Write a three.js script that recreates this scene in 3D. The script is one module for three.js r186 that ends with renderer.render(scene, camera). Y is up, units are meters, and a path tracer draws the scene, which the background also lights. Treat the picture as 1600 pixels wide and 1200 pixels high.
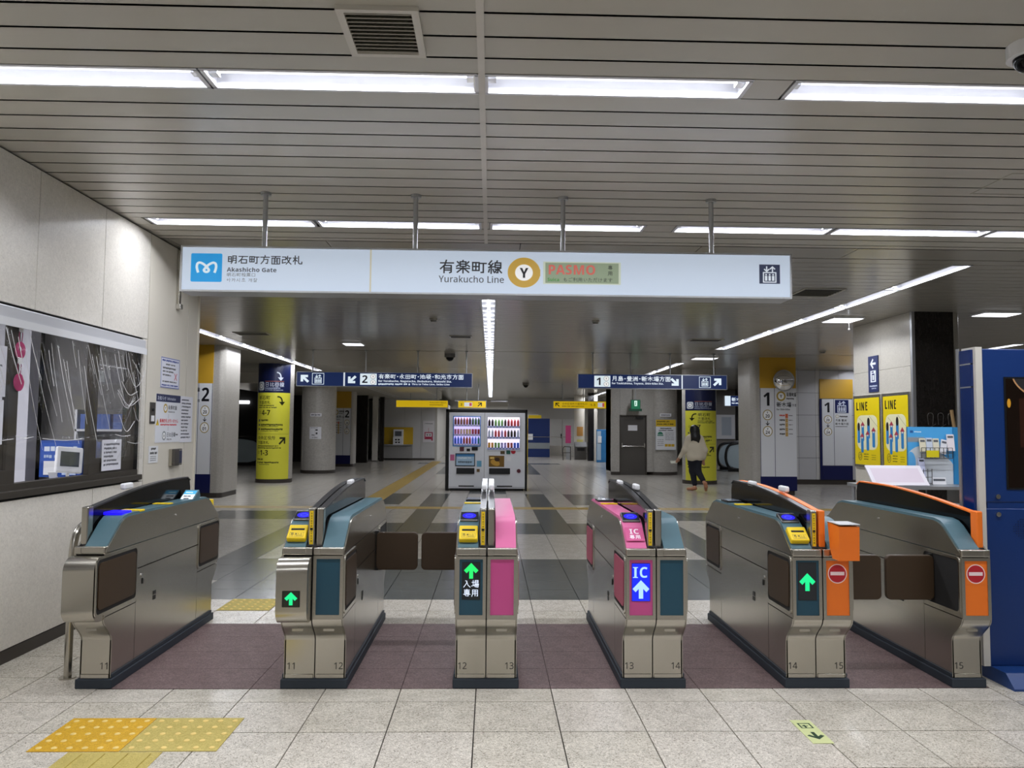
import * as THREE from 'three';
import { mergeGeometries, toCreasedNormals } from 'three/addons/utils/BufferGeometryUtils.js';
import { RoundedBoxGeometry } from 'three/addons/geometries/RoundedBoxGeometry.js';
import { MarchingCubes } from 'three/addons/objects/MarchingCubes.js';
import { FontLoader } from 'three/addons/loaders/FontLoader.js';
import { RectAreaLightUniformsLib } from 'three/addons/lights/RectAreaLightUniformsLib.js';

// ---------------------------------------------------------------- camera, sky, exposure
const scene = new THREE.Scene();
scene.background = new THREE.Color(0x000000);
const camera = new THREE.PerspectiveCamera(53.92, 4 / 3, 0.05, 200);
camera.position.set(0, 1.45, 0);
camera.rotation.order = 'YXZ';
camera.rotation.set(0.05925, -0.02711, 0.008);
const renderer = new THREE.WebGLRenderer({ antialias: true });
renderer.toneMapping = THREE.LinearToneMapping;
renderer.toneMappingExposure = 1.3;
renderer.shadowMap.enabled = true;
RectAreaLightUniformsLib.init();
const TUBE_LIGHT = 90;          // luminance of the fluorescent tubes
const CEIL = 3.12;

// ---------------------------------------------------------------- helpers
let seed = 7;
const rnd = () => { seed = (seed * 1664525 + 1013904223) >>> 0; return seed / 4294967296; };
const names = {};
function numbered(n) { const k = names[n] = (names[n] ?? -1) + 1; return k ? n + '_' + String(k).padStart(3, '0') : n; }
const merge = (list) => {
  if (!Array.isArray(list)) return list;
  if (list.length === 1) return list[0];
  return mergeGeometries(list.map((g) => { const h = g.index ? g.toNonIndexed() : g.clone(); for (const k of Object.keys(h.attributes)) if (!['position', 'normal', 'uv'].includes(k)) h.deleteAttribute(k); return h; }));
};
function mesh(name, geo, mat, parent, label) {
  const m = new THREE.Mesh(merge(geo), mat);
  m.castShadow = m.receiveShadow = true;
  m.name = parent && parent !== scene ? name : numbered(name);
  if (label) m.userData.label = label;
  (parent ?? scene).add(m);
  return m;
}
function thing(name, label, category, pos = [0, 0, 0], turn = 0, group) {
  const o = new THREE.Group();
  o.name = numbered(name); o.position.set(...pos); o.rotation.y = turn;
  o.userData = { label, category };
  if (group) o.userData.group = group;
  scene.add(o);
  return o;
}
function tag(o, label, category, group) { o.userData = { label, category }; if (group) o.userData.group = group; return o; }
function struct(name) { const o = new THREE.Group(); o.name = name; o.userData = { kind: 'structure' }; scene.add(o); return o; }
// box from its extents
const bx = (x0, x1, y0, y1, z0, z1) => new THREE.BoxGeometry(Math.abs(x1 - x0), Math.abs(y1 - y0), Math.abs(z1 - z0)).translate((x0 + x1) / 2, (y0 + y1) / 2, (z0 + z1) / 2);
const rb = (x0, x1, y0, y1, z0, z1, r = 0.01, s = 2) => new RoundedBoxGeometry(Math.abs(x1 - x0), Math.abs(y1 - y0), Math.abs(z1 - z0), s, r).translate((x0 + x1) / 2, (y0 + y1) / 2, (z0 + z1) / 2);
const cyl = (r, h, x, y, z, seg = 20, r2 = r) => new THREE.CylinderGeometry(r2, r, h, seg).translate(x, y + h / 2, z);
function bar(a, b, r, seg = 10) {
  const A = new THREE.Vector3(...a), B = new THREE.Vector3(...b), d = B.clone().sub(A);
  const g = new THREE.CylinderGeometry(r, r, d.length(), seg);
  g.applyQuaternion(new THREE.Quaternion().setFromUnitVectors(new THREE.Vector3(0, 1, 0), d.normalize()));
  return g.translate((A.x + B.x) / 2, (A.y + B.y) / 2, (A.z + B.z) / 2);
}
function tube(pts, r, seg = 24, rad = 8) { return new THREE.TubeGeometry(new THREE.CatmullRomCurve3(pts.map((p) => new THREE.Vector3(...p))), seg, r, rad); }
function rrect(x0, x1, y0, y1, r) {
  const s = new THREE.Shape();
  s.moveTo(x0 + r, y0); s.lineTo(x1 - r, y0); s.absarc(x1 - r, y0 + r, r, -Math.PI / 2, 0); s.lineTo(x1, y1 - r); s.absarc(x1 - r, y1 - r, r, 0, Math.PI / 2);
  s.lineTo(x0 + r, y1); s.absarc(x0 + r, y1 - r, r, Math.PI / 2, Math.PI); s.lineTo(x0, y0 + r); s.absarc(x0 + r, y0 + r, r, Math.PI, Math.PI * 1.5);
  return s;
}
const ext = (shape, d, bevel = 0) => new THREE.ExtrudeGeometry(shape, { depth: d, bevelEnabled: bevel > 0, bevelSize: bevel, bevelThickness: bevel, bevelSegments: 2, curveSegments: 10 });
// side profile given as (z, y) points, swept across x from x0 to x1
function sideways(pts, x0, x1, holes) {
  const s = new THREE.Shape(pts.map(([z, y]) => new THREE.Vector2(-z, y)));
  for (const h of holes ?? []) s.holes.push(h);
  return toCreasedNormals(new THREE.ExtrudeGeometry(s, { depth: x1 - x0, bevelEnabled: false, curveSegments: 8 }).applyMatrix4(new THREE.Matrix4().makeRotationY(Math.PI / 2)).translate(x0, 0, 0), 0.42);
}
// rounded plate standing in the y-z plane: z0..z1, y0..y1, from x0 to x1
function sidePlate(z0, z1, y0, y1, r, x0, x1, hole) {
  const s = rrect(-Math.max(z0, z1), -Math.min(z0, z1), y0, y1, r);
  if (hole) s.holes.push(rrect(-Math.max(hole[0], hole[1]), -Math.min(hole[0], hole[1]), hole[2], hole[3], hole[4]));
  return ext(s, x1 - x0).applyMatrix4(new THREE.Matrix4().makeRotationY(Math.PI / 2)).translate(x0, 0, 0);
}
// rounded plate facing +z
function frontPlate(x0, x1, y0, y1, r, z0, z1, hole) {
  const s = rrect(x0, x1, y0, y1, r);
  if (hole) s.holes.push(rrect(hole[0], hole[1], hole[2], hole[3], hole[4]));
  return ext(s, z1 - z0).translate(0, 0, z0);
}

// ---------------------------------------------------------------- lettering: strokes on a 20 x 20 square for the characters the built-in fonts lack
const GLYPH = {
  明: '2,4 2,15/2,4 8,4 8,15 2,15/2,9 8,9/11,2 11,11 10,15 8,19/11,2 18,2 18,18 16,18/11,7 18,7/11,12 18,12',
  石: '1,3 19,3/9,3 7,8 1,15/6,10 6,18/6,10 17,10 17,18 6,18',
  町: '1,3 1,15/1,3 10,3 10,15 1,15/1,9 10,9/5.5,3 5.5,15/11,4 20,4/16,4 16,18 13,18',
  方: '10,0 10,4/1,4 19,4/8,4 7,12 2,19/8,9 16,9 15,18 12,18',
  面: '1,2 19,2/10,2 8,6/2,6 2,19/2,6 18,6 18,19 2,19/7,6 7,19/13,6 13,19/7,10 13,10/7,14 13,14',
  改: '1,3 8,3 8,9 1,9 1,17 8,15/12,1 10,7/11,5 19,5/17,5 15,12 9,19/11,7 14,14 19,19',
  札: '1,5 9,5/5,0 5,19/5,6 1,13/5,8 9,12/12,1 12,16 14,18 19,18 19,14',
  有: '1,4 19,4/9,0 7,7 1,13/6,8 6,19/6,8 16,8 16,18 14,19/6,12 16,12/6,15 16,15',
  楽: '10,0 9,2/6,2 14,2 14,9 6,9 6,2/6,5.5 14,5.5/2,2 4,4/1,9 4,7/18,2 16,4/16,7 19,9/1,12 19,12/10,9 10,19/9,12 2,18/11,12 18,18',
  線: '5,0 1,5 5,7/7,4 2,10/1,10 8,9/4.5,10 4.5,19/2,13 1,17/7,13 8,16/13,0 12,3/10,3 10,10/10,3 18,3 18,10 10,10/10,6.5 18,6.5/14,10 14,18 12,18/10,13 13,13 9,18/18,11 15,13/14,12 19,18',
  检: '1,5 8,5/4.5,0 4.5,19/4.5,6 1,13/4.5,8 8,11/14,0 9,7/14,0 20,7/11,8 17,8/10,11 12,16/14,10 15,15/19,10 16,17/9,18 20,18',
  票: '1,2 19,2/3,5 17,5 17,10 3,10 3,5/8,2 8,10/12,2 12,10/4,12.5 16,12.5/1,15 19,15/10,15 10,19/5,16 2,19/15,16 18,19',
  口: '3,4 3,18/3,4 17,4 17,18/3,17 17,17',
  専: '3,2 17,2/10,0 10,12/4,5 16,5 16,11 4,11 4,5/4,8 16,8/1,13.5 19,13.5/14,11 14,18 11,18/5,15 8,18',
  用: '3,2 3,13 1,19/3,2 17,2 17,18 15,18/3,7 17,7/3,12 17,12/10,2 10,18',
  入: '6,2 10,3 8,10 1,19/10,6 13,14 19,19',
  場: '1,6 8,6/4.5,1 4.5,15/0,16 8,14/10,1 18,1 18,8 10,8 10,1/10,4.5 18,4.5/8,11 20,11/12,11 8,16/11,13 19,13 18,19 16,19/14,13 10,18/17,13 13,19',
  永: '9,0 12,2/6,4 10,4 10,18 8,18/1,9 7,9 2,16/18,5 11,9/10,8 13,13 19,18',
  田: '2,3 2,18/2,3 18,3 18,18 2,18/10,3 10,18/2,10 18,10',
  池: '1,2 4,4/0,7 3,9/4,11 1,18/6,8 18,5 18,12 16,12/12,1 12,14/8,4 8,17 19,17 19,13',
  袋: '5,0 2,5/3.5,3 3.5,8/7,4 18,2/10,0 13,6 18,8/15,0 17,2/1,10 19,10/10,8 10,10/9,10 1,15/7,12 7,19 12,17/17,11 12,14/10,11 14,16 19,19',
  和: '8,1 1,3/0,6 10,6/5,2 5,19/5,7 1,13/5,8 9,12/12,4 12,17/12,4 19,4 19,17/12,16 19,16',
  光: '10,0 10,8/4,2 6,6/16,2 14,6/1,9 19,9/7,9 6,14 1,19/12,9 12,17 14,18 19,18 19,14',
  市: '10,0 10,3/1,3 19,3/4,7 4,16/4,7 16,7 16,15 14,15/10,3 10,19',
  月: '5,1 5,12 2,19/5,1 16,1 16,18 13,18/5,6 16,6/5,11 16,11',
  島: '10,0 9,2/4,2 4,12/4,2 16,2 16,8 4,8/4,5 16,5/4,10.5 19,10.5/4,12 18,12 17,18 15,19/2,14 2,18 12,18 12,14/7,13 7,18',
  豊: '3,2 17,2 17,8 3,8 3,2/3,5 17,5/7,0 7,8/13,0 13,8/1,10 19,10/5,12 15,12 15,15 5,15 5,12/7,16 8,18/13,16 12,18/1,19 19,19',
  洲: '1,2 4,4/0,8 3,10/4,12 1,19/9,2 9,11 6,19/13,2 13,18/18,1 18,19/7,7 6,11/11,7 12,11/15,7 16,11',
  新: '5,0 5,3/0,3 10,3/3,4 4,7/8,4 7,7/0,8 10,8/0,11 10,11/5,8 5,19/5,12 1,16/5,12 9,15/18,1 12,3/12,3 12,12 10,19/12,8 20,8/16,8 16,19',
  木: '1,6 19,6/10,0 10,19/10,6 2,15/10,6 18,15',
  日: '4,2 4,18/4,2 16,2 16,18 4,18/4,10 16,10',
  比: '3,2 3,17 9,15/3,8 9,8/12,2 12,17 19,17 19,13/18,5 12,9',
  谷: '7,0 2,6/13,0 18,6/10,4 1,12/10,4 19,12/5,12 15,12 15,19 5,19 5,12',
  中: '2,5 2,13/2,5 18,5 18,13 2,13/10,0 10,19',
  央: '10,0 10,10/4,4 16,4/4,4 4,10/16,4 16,10/0,10 20,10/10,10 2,19/10,10 18,19',
  区: '18,2 2,2 2,18 19,18/15,5 6,15/6,6 15,15',
  役: '5,0 1,5/6,5 1,11/4,9 4,19/10,1 10,5 8,8/10,1 16,1 16,6 19,7/8,10 17,10 15,14 8,19/10,11 19,19',
  所: '1,2 9,2/2,5 8,5 8,10 2,10/2,5 2,12 0,19/18,1 12,3/12,3 12,12 10,19/12,8 20,8/16,8 16,19',
  出: '10,0 10,18/4,3 4,9 16,9 16,3/2,12 2,18 18,18 18,12',
  挿: '0,6 8,6/4,0 4,18 2,18/0,13 8,10/18,1 10,3/14,2 14,19/9,5 20,5/10,8 10,15 18,15 18,8 10,8/10,11.5 18,11.5',
  利: '9,1 1,3/0,6 11,6/5.5,2 5.5,19/5.5,7 1,14/5.5,8 10,12/14,3 14,13/19,1 19,18 16,18',
  知: '3,1 1,6/3,5 9,5/0,10 10,10/5,5 5,11 1,19/5,12 9,18/12,4 12,18/12,4 19,4 19,17/12,16 19,16',
  も: '8,1 7,14 9,18 14,18 17,14 16,11/4,6 13,6/3,11 12,11',
  ご: '4,5 13,4/3,13 5,17 15,17/15,1 16,3/18,0 19,2',
  い: '4,4 5,14 8,17 9,14/14,5 18,13',
  た: '2,5 11,5/7,1 2,18/10,9 18,9/10,14 12,18 18,18',
  だ: '2,5 11,5/7,1 2,18/10,9 18,9/10,14 12,18 18,18/14,1 15,4/17,0 18,3',
  け: '3,2 2,12 4,18/8,7 19,7/14,2 14,13 10,19',
  ま: '3,4 17,4/3,9 17,9/10,1 10,15 6,18 3,15 7,13 17,18',
  す: '1,5 19,5/11,0 11,12 8,14 7,10 11,9 11,14 8,19',
  お: '3,5 12,5/7,1 7,17 3,16 8,10 17,11 16,16 12,18/15,4 18,7',
  ら: '8,1 12,4/6,6 5,12 12,9 17,12 15,17 8,19',
  せ: '1,9 19,8/14,2 14,12 12,13/6,4 6,16 9,18 16,18',
  ん: '10,1 1,18 6,11 9,12 10,17 13,18 18,13',
  は: '3,2 2,12 4,18/8,7 19,7/14,2 14,14 10,18 8,15 12,13 19,17',
  行: '5,0 1,5/6,5 1,11/4,9 4,19/9,3 18,3/8,9 20,9/15,9 15,18 12,18',
  乗: '15,0 4,3/1,6 19,6/3,10 17,10/1,13 19,13/10,2 10,19/6,4 6,13/14,4 14,13/9,13 2,19/11,13 18,19',
  換: '0,6 7,6/4,0 4,18 2,18/0,13 7,10/12,0 9,5/11,3 17,3 15,6/9,6 19,6 19,12/9,6 9,12/12,7 11,11/16,7 17,11/8,13 20,13/14,8 14,13 8,19/14,13 20,19',
  아: '5,5 8,9 5,13 2,9 5,5/14,1 14,19/14,9 18,9', 카: '2,4 9,4 8,10 2,16/3,9 8,9/14,1 14,19/14,9 18,9', 시: '6,3 5,9 1,16/6,9 10,15/15,1 15,19',
  초: '10,0 10,2/4,3 16,3/10,3 4,10/10,5 16,10/10,11 10,16/1,16 19,16', 개: '2,4 8,4 7,10 2,15/12,2 12,18/17,1 17,19/12,9 17,9', 찰: '3,2 10,2/6,2 2,9/6,4 10,9/15,0 15,10/15,5 19,5/4,12 15,12 15,15 4,15 4,19 15,19',
  '・': '9,9 11,9 11,11 9,11 9,9', '、': '3,14 6,18',
};
for (const k of Object.keys(GLYPH)) GLYPH[k] = GLYPH[k].split('/').map((s) => s.trim().split(' ').map((p) => p.split(',').map(Number))).filter((s) => s.length > 1);
// text with its top left corner at x, y; size is the height of a full character; returns the width
function write(g, str, x, y, size, color, { bold = 0.085, ascii = 0.95, font = 'bold', narrow = 1 } = {}) {
  let cx = x;
  g.lineCap = 'square'; g.lineJoin = 'miter';
  for (const ch of str) {
    const st = GLYPH[ch];
    if (st) {
      const w = ch === '・' ? size * 0.5 : size * narrow, ox = ch === '・' ? -size * 0.25 : 0;
      g.strokeStyle = color; g.lineWidth = size * bold;
      for (const s of st) { g.beginPath(); s.forEach(([a, b], i) => { const px = cx + ox + (0.06 + a * 0.044) * size * narrow, py = y + (0.06 + b * 0.044) * size; i ? g.lineTo(px, py) : g.moveTo(px, py); }); g.stroke(); }
      cx += w;
    } else {
      g.fillStyle = color; g.font = font + ' ' + Math.round(size * ascii) + 'px sans-serif'; g.textBaseline = 'alphabetic';
      g.save(); g.translate(cx, y + size * 0.86); g.scale(narrow, 1); g.fillText(ch, 0, 0); g.restore();
      cx += g.measureText(ch).width * narrow;
    }
  }
  return cx - x;
}
// lines of tiny print too small to read in the photograph
function tiny(g, x, y, w, h, color, fill = 0.8) { let cx = x; g.fillStyle = color; while (cx < x + w * fill) { const l = h * (0.5 + rnd() * 0.5); g.fillRect(cx, y + rnd() * h * 0.15, Math.min(l, x + w * fill - cx), h * (0.7 + rnd() * 0.25)); cx += l + h * (0.12 + (rnd() < 0.12 ? 0.5 : 0)); } }
function arrow(g, cx, cy, r, deg, color, wide = 0.28) {
  g.save(); g.translate(cx, cy); g.rotate((deg * Math.PI) / 180); g.strokeStyle = color; g.lineWidth = r * wide * 2 * 0.62; g.lineCap = 'butt'; g.lineJoin = 'miter';
  g.beginPath(); g.moveTo(0, r); g.lineTo(0, -r * 0.75); g.stroke();
  g.beginPath(); g.moveTo(-r * 0.85, r * 0.05); g.lineTo(0, -r * 0.8); g.lineTo(r * 0.85, r * 0.05); g.stroke(); g.restore();
}
function lift(g, x, y, s, fg, bg) {     // lift pictogram: two arrows above a cabin with three people
  g.fillStyle = bg; g.fillRect(x, y, s, s); g.strokeStyle = fg; g.lineWidth = s * 0.06;
  g.strokeRect(x + s * 0.2, y + s * 0.42, s * 0.6, s * 0.5); g.fillStyle = fg;
  for (let i = 0; i < 3; i++) { const cx = x + s * (0.33 + i * 0.17); g.beginPath(); g.arc(cx, y + s * 0.53, s * 0.045, 0, 7); g.fill(); g.fillRect(cx - s * 0.06, y + s * 0.59, s * 0.12, s * 0.26); }
  arrow(g, x + s * 0.36, y + s * 0.24, s * 0.15, 180, fg, 0.36); arrow(g, x + s * 0.64, y + s * 0.24, s * 0.15, 0, fg, 0.36);
}
function ring(g, cx, cy, r, w, color, text, sub, fill = '#fff') {
  g.fillStyle = fill; g.beginPath(); g.arc(cx, cy, r, 0, 7); g.fill(); g.strokeStyle = color; g.lineWidth = w; g.beginPath(); g.arc(cx, cy, r - w / 2, 0, 7); g.stroke();
  g.fillStyle = '#15151a'; g.textAlign = 'center'; g.textBaseline = 'middle';
  if (sub) { g.font = 'bold ' + r * 0.5 + 'px sans-serif'; g.fillText(text, cx, cy - r * 0.45); g.font = 'bold ' + r * 0.85 + 'px sans-serif'; g.fillText(sub, cx, cy + r * 0.22); } else { g.font = 'bold ' + r * 0.9 + 'px sans-serif'; g.fillText(text, cx, cy + r * 0.03); }
  g.textAlign = 'left'; g.textBaseline = 'alphabetic';
}
function print(w, h, draw) {
  const c = document.createElement('canvas'); c.width = w; c.height = h;
  draw(c.getContext('2d'), w, h);
  const t = new THREE.CanvasTexture(c); t.colorSpace = THREE.SRGBColorSpace; t.anisotropy = 8;
  return t;
}
function printed(t, { glow = 0, rough = 0.5, metal = 0 } = {}) {
  const m = new THREE.MeshStandardMaterial({ map: t, roughness: rough, metalness: metal });
  if (glow) { m.emissive = new THREE.Color(1, 1, 1); m.emissiveMap = t; m.emissiveIntensity = glow; m.color.setScalar(0.5); }
  return m;
}
const sheet = (w, h, x, y, z, ry = 0, rx = 0) => { const g = new THREE.PlaneGeometry(w, h); if (rx) g.rotateX(rx); if (ry) g.rotateY(ry); return g.translate(x, y, z); };

// ---------------------------------------------------------------- materials
const std = (hex, rough = 0.6, metal = 0, more = {}) => new THREE.MeshStandardMaterial({ color: hex, roughness: rough, metalness: metal, ...more });
function noiseTexture(n, fn, repeat = 1, srgb = true) {
  const d = new Uint8Array(n * n * 4);
  for (let y = 0; y < n; y++) for (let x = 0; x < n; x++) { const c = fn(x, y, n); for (let k = 0; k < 3; k++) d[(y * n + x) * 4 + k] = Math.max(0, Math.min(255, c[k])); d[(y * n + x) * 4 + 3] = 255; }
  const t = new THREE.DataTexture(d, n, n); t.wrapS = t.wrapT = THREE.RepeatWrapping; t.repeat.set(repeat, repeat); t.magFilter = THREE.LinearFilter; t.minFilter = THREE.LinearMipmapLinearFilter; t.generateMipmaps = true;
  if (srgb) t.colorSpace = THREE.SRGBColorSpace; t.needsUpdate = true;
  return t;
}
function lattice(n, cells) { const v = Array.from({ length: cells * cells }, rnd); return (x, y) => { const fx = (x / n) * cells, fy = (y / n) * cells, ix = Math.floor(fx), iy = Math.floor(fy), s = (t) => t * t * (3 - 2 * t), ux = s(fx - ix), uy = s(fy - iy), at = (a, b) => v[((b % cells) * cells) + (a % cells)]; return (at(ix, iy) * (1 - ux) + at(ix + 1, iy) * ux) * (1 - uy) + (at(ix, iy + 1) * (1 - ux) + at(ix + 1, iy + 1) * ux) * uy; }; }
function speckled(base, spread, dark, light) {
  const N = 512, a = lattice(N, 8), b = lattice(N, 64), c = lattice(N, 170);
  return noiseTexture(N, (x, y) => {
    let k = (a(x, y) - 0.5) * spread * 0.5 + (b(x, y) - 0.5) * spread + (c(x, y) - 0.5) * spread * 1.6 + (rnd() - 0.5) * spread * 0.6;
    const q = c(x, y); if (q < 0.13) k -= dark; if (q > 0.9) k += light;
    return base.map((v) => v + k);
  });
}
const M = {
  tileLight: std(0xffffff, 0.24, 0, { map: speckled([206, 199, 186], 28, 60, 12) }),
  tileLight2: std(0xfbfaf6, 0.24, 0, { map: speckled([205, 199, 187], 28, 58, 12) }),
  hallLight: std(0xffffff, 0.2, 0, { map: speckled([180, 175, 165], 20, 30, 10) }),
  hallDark: std(0xffffff, 0.19, 0, { map: speckled([90, 93, 91], 18, 14, 12) }),
  tactilePath: std(0xffffff, 0.5, 0, { map: speckled([158, 132, 66], 18, 12, 10) }),
  mat: std(0xffffff, 0.55, 0, { map: speckled([114, 94, 92], 24, 18, 14) }),
  grout: std(0x35322e, 0.9),
  slat: std(0xbeb9ae, 0.3),
  slat2: std(0xb9b5a9, 0.32),
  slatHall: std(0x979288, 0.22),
  batten: std(0xcfcac0, 0.4),
  ceilingVoid: std(0x1c1b19, 0.9),
  whitePaint: std(0xe4e5ea, 0.5),
  panelWall: std(0xffffff, 0.3, 0, { map: speckled([224, 219, 209], 7, 6, 4) }),
  panelBeige: std(0xdbd5c7, 0.36),
  plainWall: std(0xbdbab2, 0.6),
  stone: std(0xffffff, 0.4, 0, { map: speckled([172, 168, 160], 9, 6, 4) }),
  stoneLight: std(0xffffff, 0.25, 0, { map: speckled([206, 201, 189], 5, 3, 2) }),
  blackStone: std(0xffffff, 0.18, 0, { map: speckled([34, 31, 29], 12, 8, 8) }),
  skirting: std(0x3a332d, 0.5),
  steel: std(0xbab6ac, 0.3, 1, { roughnessMap: noiseTexture(256, (x, y) => { const v = 215 + (rnd() - 0.5) * 40; return [v, v, v]; }, 3, false) }),
  steelDark: std(0x6c6a67, 0.36, 0.9),
  steelBright: std(0xd4d2cc, 0.25, 1),
  chrome: std(0xe6e6e6, 0.08, 1),
  alu: std(0xb9bbbd, 0.38, 0.8),
  gap: std(0x161514, 0.8),
  plinth: std(0x27303a, 0.6),
  teal: std(0x4a6a74, 0.42),
  tealPanel: std(0x1f4a5c, 0.4),
  pinkPanel: std(0xc84f8c, 0.4),
  pink: std(0xd96b9c, 0.42),
  orange: std(0xf57a22, 0.42),
  yellow: std(0xf2cf12, 0.42),
  flap: std(0x3a2a18, 0.5),
  flapPink: std(0xa84c62, 0.5),
  smoke: new THREE.MeshPhysicalMaterial({ color: 0x0b0b0c, roughness: 0.1, specularIntensity: 0.35 }),
  white: std(0xe9e9ea, 0.4),
  paper: std(0xe8e8ea, 0.8),
  navy: std(0x0e1a52, 0.35),
  navySign: std(0x14244d, 0.4),
  goldBand: std(0xc79b2c, 0.4),
  black: std(0x121212, 0.4),
  bronze: std(0x4b463f, 0.45, 0.5),
  kioskBlue: std(0x12336e, 0.35),
  rackBlue: std(0x2f86bd, 0.45),
  tactile: std(0xffffff, 0.6, 0, { map: speckled([212, 164, 26], 18, 8, 12) }),
  dome: std(0xecd07c, 0.5),
  tactileWorn: std(0xffffff, 0.6, 0, { map: speckled([190, 172, 92], 18, 12, 10) }),
  glass: new THREE.MeshPhysicalMaterial({ color: 0xffffff, roughness: 0.02, transmission: 1, thickness: 0, ior: 1.45 }),
  vinyl: new THREE.MeshPhysicalMaterial({ color: 0xffffff, roughness: 0.06, transmission: 1, thickness: 0, ior: 1.5 }),
  tubeGlow: std(0xffffff, 0.5, 0, { emissive: 0xf6f8ff, emissiveIntensity: 1.5 }),
};

// ---------------------------------------------------------------- floor
const TX = 0.417, TZ = 0.4, X0 = -0.07, Z0 = 6.51;   // tile grid: lines at X0 + k TX and, going away, Z0 + m TZ
const floor = struct('floor');
mesh('floor_slab', [bx(-14, 14, -0.3, -0.012, 4, -47)], M.grout, floor);
function darkTile(x, z) {                              // the pattern of grey bands laid into the pale floor; x is the tile's middle, z its distance
  const a = Math.abs(x + 0.07);
  if (z > 6.51 && z < 8.5) return !(a > 2.55 && z < 7.3);
  if (z > 8.5 && z < 12.3 && a > 2.5 && a < 2.95) return true;
  if (z > 10.5 && z < 11.6 && a < 2.9) return true;
  if (z > 12.3 && z < 13.4 && a > 2.5 && a < 4.6) return true;
  if (z > 11.6 && z < 17 && a > 0.83 && a < 1.26) return true;
  if (z > 14.4 && z < 17 && a > 1.66 && a < 2.6) return true;
  if (z > 17 && z < 24 && a < 0.42) return true;
  if (z > 24 && z < 33 && a > 1.25 && a < 1.7) return true;
  if (z > 31 && z < 32 && a < 3) return true;
  return false;
}
const TACT = (x, z) => (z > 13.6 && z < 14.0) || (z > 14 && z < 33.2 && x > -2.6 && x < -2.16);
{
  const g0 = bx(-TX / 2 + 0.003, TX / 2 - 0.003, -0.012, 0, -TZ / 2 + 0.003, TZ / 2 - 0.003);
  const variants = [0, 1, 2, 3, 4, 5].map((i) => { const g = g0.clone(), uv = g.attributes.uv, p = g.attributes.position; for (let k = 0; k < uv.count; k++) uv.setXY(k, p.getX(k) * 1.6 + i * 0.37, p.getZ(k) * 1.6 + i * 0.61); return g; });
  const far = { l: [], d: [], t: [] };
  let single = 0;
  for (let m = -24; m < 99; m++) for (let k = -33; k < 33; k++) {
    const x = X0 + (k + 0.5) * TX, z = Z0 + (m + 0.5) * TZ;
    if (z > 4.5 && z < 5.7 && k >= -5 && k < 7) continue;
    if (x < -2.95 && z < 7.6) continue;
    const near = z > 2.9 && z < 8.5 && Math.abs(x) < z * 0.72 + 0.2;
    const dark = darkTile(x, z), tact = TACT(x, z), v = variants[Math.floor(rnd() * 6)];
    if (z > 4.11 && z < 4.5 && k >= -5 && k < 7) {                              // the half row in front of the plates
      const g = v.clone().scale(1, 1, 0.5).translate(x, 0, -4.21); mesh('tile', g, rnd() < 0.5 ? M.tileLight : M.tileLight2, floor); single++; continue;
    }
    if (near && single < 290) { const t = mesh('tile', v, dark ? M.hallDark : z > 6.5 ? M.hallLight : rnd() < 0.5 ? M.tileLight : M.tileLight2, floor); t.position.set(x, (rnd() - 0.5) * 0.0006, -z); single++; } else far[tact ? 't' : dark ? 'd' : 'l'].push(v.clone().translate(x, 0, -z));
  }
  // the three rows between 4.31 and 5.71 m are the brown plates below the gates
  for (let r = 0; r < 4; r++) for (let k = -5; k < 7; k += 2) {
    const z = 4.315 + r * 0.3495, x = X0 + k * TX;
    const g = bx(x + 0.0015, x + 2 * TX - 0.0015, -0.012, 0.0005, -z - 0.0015, -z - 0.348), uv = g.attributes.uv, p = g.attributes.position;
    for (let i = 0; i < uv.count; i++) uv.setXY(i, p.getX(i) * 1.9, p.getZ(i) * 1.9);
    mesh('threshold_plate', g, M.mat, floor, 'brown speckled plate below the ticket gates');
  }
  for (const [n, key, mat] of [['pale_tiles', 'l', M.hallLight], ['grey_tiles', 'd', M.hallDark], ['tactile_path', 't', M.tactilePath]]) { const o = mesh(n, far[key], mat, floor); o.userData.kind = 'stuff'; }
  // tactile tiles with raised domes or bars
  const dome = new THREE.SphereGeometry(0.014, 10, 5, 0, Math.PI * 2, 0, Math.PI / 2).scale(1, 0.34, 1);
  const tact = (x, z, w, d, mat, bars) => {
    const list = [bx(x, x + w - 0.004, 0.0004, 0.003, -z, -z + d - 0.004)];
    if (bars) for (let i = 0; i < 4; i++) list.push(rb(x + w * (0.14 + i * 0.24) - 0.014, x + w * (0.14 + i * 0.24) + 0.014, 0.0005, 0.009, -z + 0.02, -z + d - 0.02, 0.003));
    const domes = []; if (!bars) for (let i = 0; i < 6; i++) for (let j = 0; j < 5; j++) domes.push(dome.clone().translate(x + w * (i + 0.5) / 6, 0.003, -z + d * (j + 0.5) / 5));
    const t = mesh('tactile_tile', list, mat, floor); if (domes.length) { const d = mesh('domes', domes, M.dome, t); d.userData.kind = 'stuff'; }
    return t;
  };
  tact(-2.05, 3.885, 0.41, 0.39, M.tactile); tact(-1.64, 3.885, 0.43, 0.39, M.tactileWorn);
  tact(-1.86, 3.49, 0.417, 0.39, M.tactileWorn, true); tact(-1.86, 3.09, 0.417, 0.4, M.tactileWorn, true);
  tact(-2.155, 6.51, 0.417, 0.4, M.tactileWorn);
}

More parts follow.
